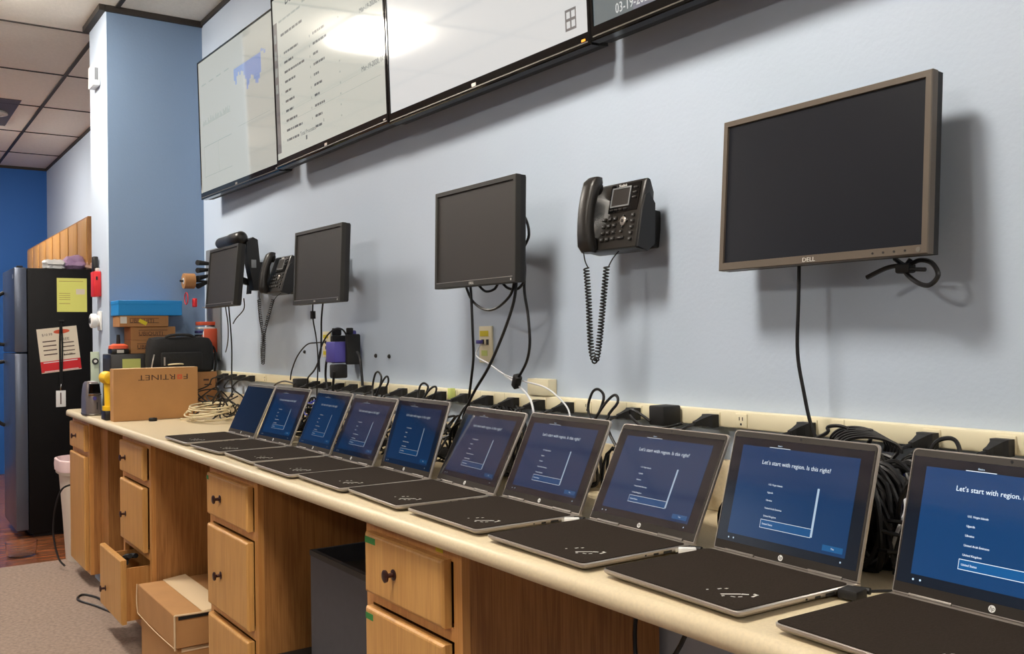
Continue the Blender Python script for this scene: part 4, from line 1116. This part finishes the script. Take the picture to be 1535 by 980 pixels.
cable('grey cable hanging from the right of the purple adapter', [(-3.35, -.10, .365), (-3.325, -.10, .34), (-3.31, -.10, .28), (-3.305, -.10, .235)], .0055)
cable('grey cable hanging from the plug under the purple adapter', [(-3.50, -.13, .285), (-3.51, -.13, .24), (-3.52, -.13, .17)], .0050, 'cable')
cable('black cable hanging straight down from the corner monitor', [(-4.777, -.14, .60), (-4.785, -.13, .50), (-4.795, -.12, .38), (-4.80, -.12, .25), (-4.80, -.12, .12)], .0036)
cable('black cable curling left from the corner monitor to the grey board', [(-4.80, -.15, .60), (-4.81, -.14, .55), (-4.82, -.13, .50), (-4.85, -.12, .43), (-4.93, -.10, .385), (-5.02, -.08, .35)], .0030)
cable('black cable slung back to the wall from the corner monitor', [(-4.60, -.12, .62), (-4.66, -.10, .57), (-4.78, -.10, .525), (-4.86, -.09, .50)], .0030)

t = thing('power_splitter', 'purple and black plug adapter block on the wall below the second monitor', 'power adapter', (-3.55, -.02, .32))
MB().box(-.045, .045, -.105, -.012, 0, .085, 0, .006).build('purple_block', 'purple', t)
MB().box(.01, .055, -.040, -.012, .085, .13, 0, .006).build('upper_block', 'purple', t)
MB().box(-.068, -.0455, -.075, -.0, -.005, .11, 0, .007).build('left_plug', 'mblack', t)
MB().box(.046, .068, -.062, -.0, -.008, .115, 0, .007).build('right_plug', 'mblack', t)
for q_ in ((.050, .064, -.058, -.03, .1151), (-.062, -.05, -.07, -.03, .1101)): MB().box(*q_, .140, 0, .004).build('plug_top', 'mblack', t)
MB().box(.0, .050, -.11, -.05, -.062, -.0061, 0, .007).build('lower_plug', 'mblack', t)

# ================================================================== CHARGERS BEHIND THE LAPTOPS
rc = random.Random(21)
def tame(pts, cr, r, ox=0, oy=0, oz=0):
    """smooth a cord and keep it above the worktop, off the wall and behind the lids"""
    out = []
    for p in smooth_path(pts, cr):
        X, Y, Z = p.x + ox, p.y + oy, p.z + oz
        Z = max(Z, .001 + r)
        Y = min(Y, -.022 - r) if Z < .20 else min(Y, -.034 - r)
        if Z < .22: Y = max(Y, -.315 + .46 * Z)
        out.append(Vector((X - ox, Y - oy, Z - oz)))
    return out


def tangle(cx, cy, zb, n, rx, ry, zt=.15):
    P = []
    for k in range(n):
        a = rc.random() * 6.28
        P.append((cx + rx * math.cos(a) * (.4 + .6 * rc.random()), min(-.040, max(-.30, cy + ry * math.sin(a) * (.4 + .6 * rc.random()))), zb + (zt - zb) * rc.random() ** 1.4))
    return P


def coil_pts(cx, cy, zc, rx, rz, turns, drift=.02):
    P = []
    for k in range(turns * 8 + 1):
        a = 2 * PI * k / 8; j = .85 + .3 * rc.random()
        P.append((cx + rx * j * math.cos(a), min(-.038, cy + drift * math.sin(a * .37 + cx * 9)), max(.006, zc + rz * j * math.sin(a))))
    return P


def charger(label, px, lap=None, coil=(0, 0), plug='flat', extra=0):
    """plug in the raceway at px, cord, brick on the counter and a lead to a laptop"""
    t = thing('laptop_charger', label, 'charger', (px, -.034, .217), group='black laptop chargers plugged in along the wall')
    p = MB()
    p.loft([[(x * w_, y, z * h_ + dz) for x, z in ((-1, -1), (1, -1), (1, 1), (-1, 1))] for y, w_, h_, dz in ((-.001, .016, .015, 0), (-.022, .0165, .0155, 0), (-.030, .011, .012, 0), (-.052, .006, .007, -.002), (-.066, .005, .005, -.004))], 0, False)
    p.build('plug', 'mblack', t)
    P = [(0, -.062, -.004), (-.008, -.085, -.012), (-.02, -.10, -.05)]
    cx = coil[0]; top = coil[1]
    if top > 0:
        P += [(cx - .03, -.075, .0), (cx - .022, -.07, top * .8), (cx, -.066, top), (cx + .018, -.062, top * .7), (cx + .006, -.07, 0), (cx - .012, -.08, -.03), (cx + .03, -.07, top * .4), (cx + .06, -.062, top * .8), (cx + .072, -.062, top * .5), (cx + .05, -.08, -.03)]
    base_ = (lap[0] + .335 if lap else px)
    for q in tangle(base_, -.17, .008, 16 + extra, .080, .10, .19): P.append((q[0] - px, q[1] + .034, q[2] - .217))
    bx, by = base_ + .01 + .05 * (rc.random() - .5), -.13 - .04 * rc.random()
    P.append((bx - px + .0, by + .034 + .06, .02 - .217))
    MB().tube(tame(P, 5, .003, px, -.034, .217), .0038, cr=0, seg=6).build('mains_cord', 'cable', t)
    br = MB().box(-.055, .055, -.024, .024, .0, .028, 0, .005).build('adapter_brick', 'mblack', t, (bx - px, by + .034, .001 - .217 + (.0 if not extra else .03)), (0, 0, rc.random() * 2))
    if lap:
        lx, ly, la = lap; ca, sa = math.cos(R(la)), math.sin(R(la))
        cxp = (lx + (W_ + .014) * ca - .258 * sa, ly + (W_ + .014) * sa + .258 * ca, .011)
        Q = [(bx, by, .014)] + [(q[0], q[1], q[2] * .6) for q in tangle(base_ + .02, -.18, .01, 6, .07, .09, .15)] + [(cxp[0] + .05, cxp[1] + .05, .02), (cxp[0] + .022, cxp[1] + .012, .012), cxp]
        MB().tube([(a - px, b_ + .034, max(.004, c) - .217) for a, b_, c in Q], .0024, cr=5, seg=6).build('output_lead', 'cable', t)
        MB().cyl((cxp[0] + .014 - px, cxp[1] + .006 + .034, .011 - .217), (cxp[0] - .012 - px, cxp[1] - .001 + .034, .010 - .217), .0055, 0, 10).build('barrel_plug', 'mblack', t)
    return t


CH = [(-3.76, 0, 'laptop charger plugged in under the left part of the second monitor', (0, 0)), (-3.37, 1, 'laptop charger plugged in just right of the purple adapter', (0, 0)),
      (-3.08, 2, 'laptop charger with a looped cord, under the two wall anchors', (-.09, .075)), (-2.80, 3, 'laptop charger with a looped cord, plugged in left of the yellow green tag', (-.02, .045)), (-2.366, 4, 'laptop charger plugged in where the ferrite core cable ends', (0, 0)),
      (-2.097, 5, 'laptop charger plugged in just right of the cream wall box', (0, 0)), (-1.822, 6, 'laptop charger with two tall cord loops standing up from the raceway', (-.075, .062)),
      (-1.282, 7, 'laptop charger plugged in next to the straight hanging cable of the large monitor', (.12, .02)), (-1.008, 8, 'laptop charger plugged in behind the gap between the two nearest laptops', (0, 0)), (-.868, 9, 'laptop charger at the last occupied outlet, far right of the raceway', (0, 0))]
for px, i, lb, cl in CH:
    charger(lb, px, (LAP[i][0], LAP[i][1], LAP[i][2]), cl, extra=(8 if i > 4 else 4))
for px, lb in ((-5.13, 'black plug and lead at the far left end of the raceway'), (-4.99, 'second black plug and lead from the far left of the raceway'), (-4.85, 'black plug and lead left of the hanging corner cable'), (-4.71, 'black plug and lead right of the hanging corner cable'), (-3.88, 'black plug and lead below the far data plate'),
               (-3.63, 'black plug and lead below the left side of the purple adapter'), (-3.50, 'black plug and lead straight below the purple adapter'), (-3.24, 'black plug and lead below the two wall anchors'), (-2.95, 'black plug and lead between the two looped chargers'), (-2.643, 'black plug and lead right of the yellow green tag'),
               (-2.509, 'black plug and lead behind the diagonal cable of the third monitor'), (-2.234, 'black plug and lead below the cream wall box'), (-1.554, 'black plug and lead right of the square black adapter')):
    t = thing('power_lead', lb, 'power lead', (px, -.034, .217), group='black power leads plugged in along the wall')
    MB().loft([[(x * w_, y, z * h_ + dz) for x, z in ((-1, -1), (1, -1), (1, 1), (-1, 1))] for y, w_, h_, dz in ((-.001, .016, .015, 0), (-.022, .0165, .0155, 0), (-.030, .011, .012, 0), (-.052, .006, .007, -.002), (-.066, .005, .005, -.004))], 0, False).build('plug', 'mblack', t)
    P = [(0, -.060, -.004), (-.012, -.085, -.014), (-.03, -.10, -.05)]
    for q in tangle(px - .04, -.14, .006, 11, .09, .10, .16): P.append((q[0] - px, q[1] + .034, q[2] - .217))
    MB().tube(tame(P, 5, .003, px, -.034, .217), .0038, cr=0, seg=6).build('cord', 'cable', t)
# bundled leads lying in the gaps between the laptops
heaps = [(-2.36, .11, 7, 'heap of bundled black cable in the gap between the fifth and sixth laptops'), (-2.02, .06, 5, 'heap of bundled black cable in the gap between the sixth and seventh laptops'),
         (-1.66, .055, 5, 'heap of bundled black cable in the gap between the seventh and eighth laptops'), (-1.30, .055, 5, 'heap of bundled black cable left of the second laptop from the right'),
         (-1.115, .10, 8, 'left heap of bundled black cable between the two nearest laptops'), (-1.01, .105, 8, 'right heap of bundled black cable between the two nearest laptops')]
for i, (bx, bz, nc, lb) in enumerate(heaps):
    t = thing('cable_bundle', lb, 'cable bundle', group='heaps of bundled black cable on the counter')
    for k in range(nc):
        f = k / (nc - 1)
        pts_ = tame(coil_pts(bx + .05 * (rc.random() - .5), -.06 - .16 * f, bz * (1 - .25 * f), .055, bz * .85, 5, .03), 3, .004)
        MB().tube(pts_, .0044, cr=0, seg=6).build('coil', 'cable', t)
    MB().box(bx - .045, bx + .045, -.15, -.09, .003, .033, 0, .005).build('adapter_brick', 'mblack', t)
    MB().box(bx - .040, bx + .040, -.14, -.08, .036, .066, 0, .005).build('adapter_brick', 'mblack', t)
    MB().box(bx - .012, bx + .012, -.18, -.07, bz, bz + .024, 0, .006).build('tie_wrap', 'mblack', t)
t = thing('cable_bundle', 'rounded bunch of black cable loops rising above the second laptop from the right', 'cable bundle')
for k in range(6):
    cx = -1.130 + .013 * k; rz = .030 - .002 * k
    MB().tube([(cx + .062 * math.cos(a), -.085 - .010 * k, .205 + rz * math.sin(a)) for a in [PI * j / 7 - .35 + .1 * k * .3 for j in range(9)]] + [(cx - .05, -.10, .14), (cx - .02, -.12, .09)], .0034, cr=4, seg=6).build('loop', 'cable', t)
cable('black cable loop standing up behind the nearest laptop', [(-.985, -.09, .17), (-.972, -.085, .215), (-.95, -.08, .229), (-.93, -.08, .222), (-.915, -.09, .18), (-.90, -.10, .12)], .0040)
cable('blue cable among the black ones between the two nearest laptops', [(-1.02, -.10, .16), (-.98, -.15, .125), (-.93, -.20, .10), (-.89, -.23, .085), (-.86, -.22, .07)], .0042, 'bcable')
cable('silver grey cable curving among the black ones between the two nearest laptops', [(-.98, -.17, .14), (-.955, -.20, .115), (-.965, -.215, .07), (-.98, -.21, .03)], .0034, 'gcable')
cable('blue and white lead behind the second laptop', [(-3.77, -.17, .12), (-3.72, -.15, .15), (-3.69, -.14, .13), (-3.72, -.16, .10), (-3.76, -.15, .13), (-3.70, -.13, .16)], .0034, 'bcable')
# square adapter
t = thing('power_adapter', 'square black plug adapter standing on the raceway above the third laptop from the right', 'power adapter', (-1.687, -.034, .217))
MB().box(-.026, .026, -.060, -.001, -.018, .030, 0, .004).build('block', 'mblack', t)
MB().box(-.0268, -.0261, -.045, -.030, -.014, .002).build('rating_label', 'offwhite', t)
MB().tube([(-.02, -.061, -.008), (-.05, -.07, .010), (-.085, -.065, .016), (-.09, -.062, .0), (-.05, -.075, -.015), (.0, -.085, -.030), (.05, -.075, -.018), (.09, -.06, -.006)], .0035).build('lead', 'cable', t)
t = thing('power_adapter', 'square black plug adapter on the raceway at the left of the far cables', 'power adapter', (-4.02, -.034, .217))
MB().box(-.03, .03, -.055, -.001, -.032, .022, 0, .004).build('block', 'mblack', t)
MB().tube([(.0, -.056, .0), (-.06, -.08, .01), (-.14, -.085, -.002), (-.2, -.08, -.02)], .0035).build('lead', 'cable', t)
o = MB().box(-.010, .010, -.02, .0, -.018, .018, 0, .002).build('cable_tag', 'note', None, (-2.735, -.0345, .228)); tag(o, 'small yellow green tag on the raceway above the fifth laptop', 'tag')
# white connectors at the laptop sides
for i in (6, 7, 8):
    lx, ly, la, _ = LAP[i]
    ca, sa = math.cos(R(la)), math.sin(R(la))
    p = (lx + (W_ + .0125) * ca - .234 * sa, ly + (W_ + .0125) * sa + .234 * ca, .0105)
    if i == 8:
        o = MB().box(-.0115, .022, -.018, .014, -.007, .008, 0, .002).build('network_adapter', 'mblack', None, p, (0, 0, R(la + 8))); tag(o, 'black connector plugged into the side of the second laptop from the right', 'connector')
    else:
        o = MB().box(-.0115, .022, -.007, .007, -.006, .006, 0, .002).build('network_plug', 'white', None, p, (0, 0, R(la + 50))); tag(o, 'white network plug in the side of the ' + SBL[i], 'connector')

for o in bpy.data.objects:
    if o.type == 'EMPTY': o.empty_display_size = .05
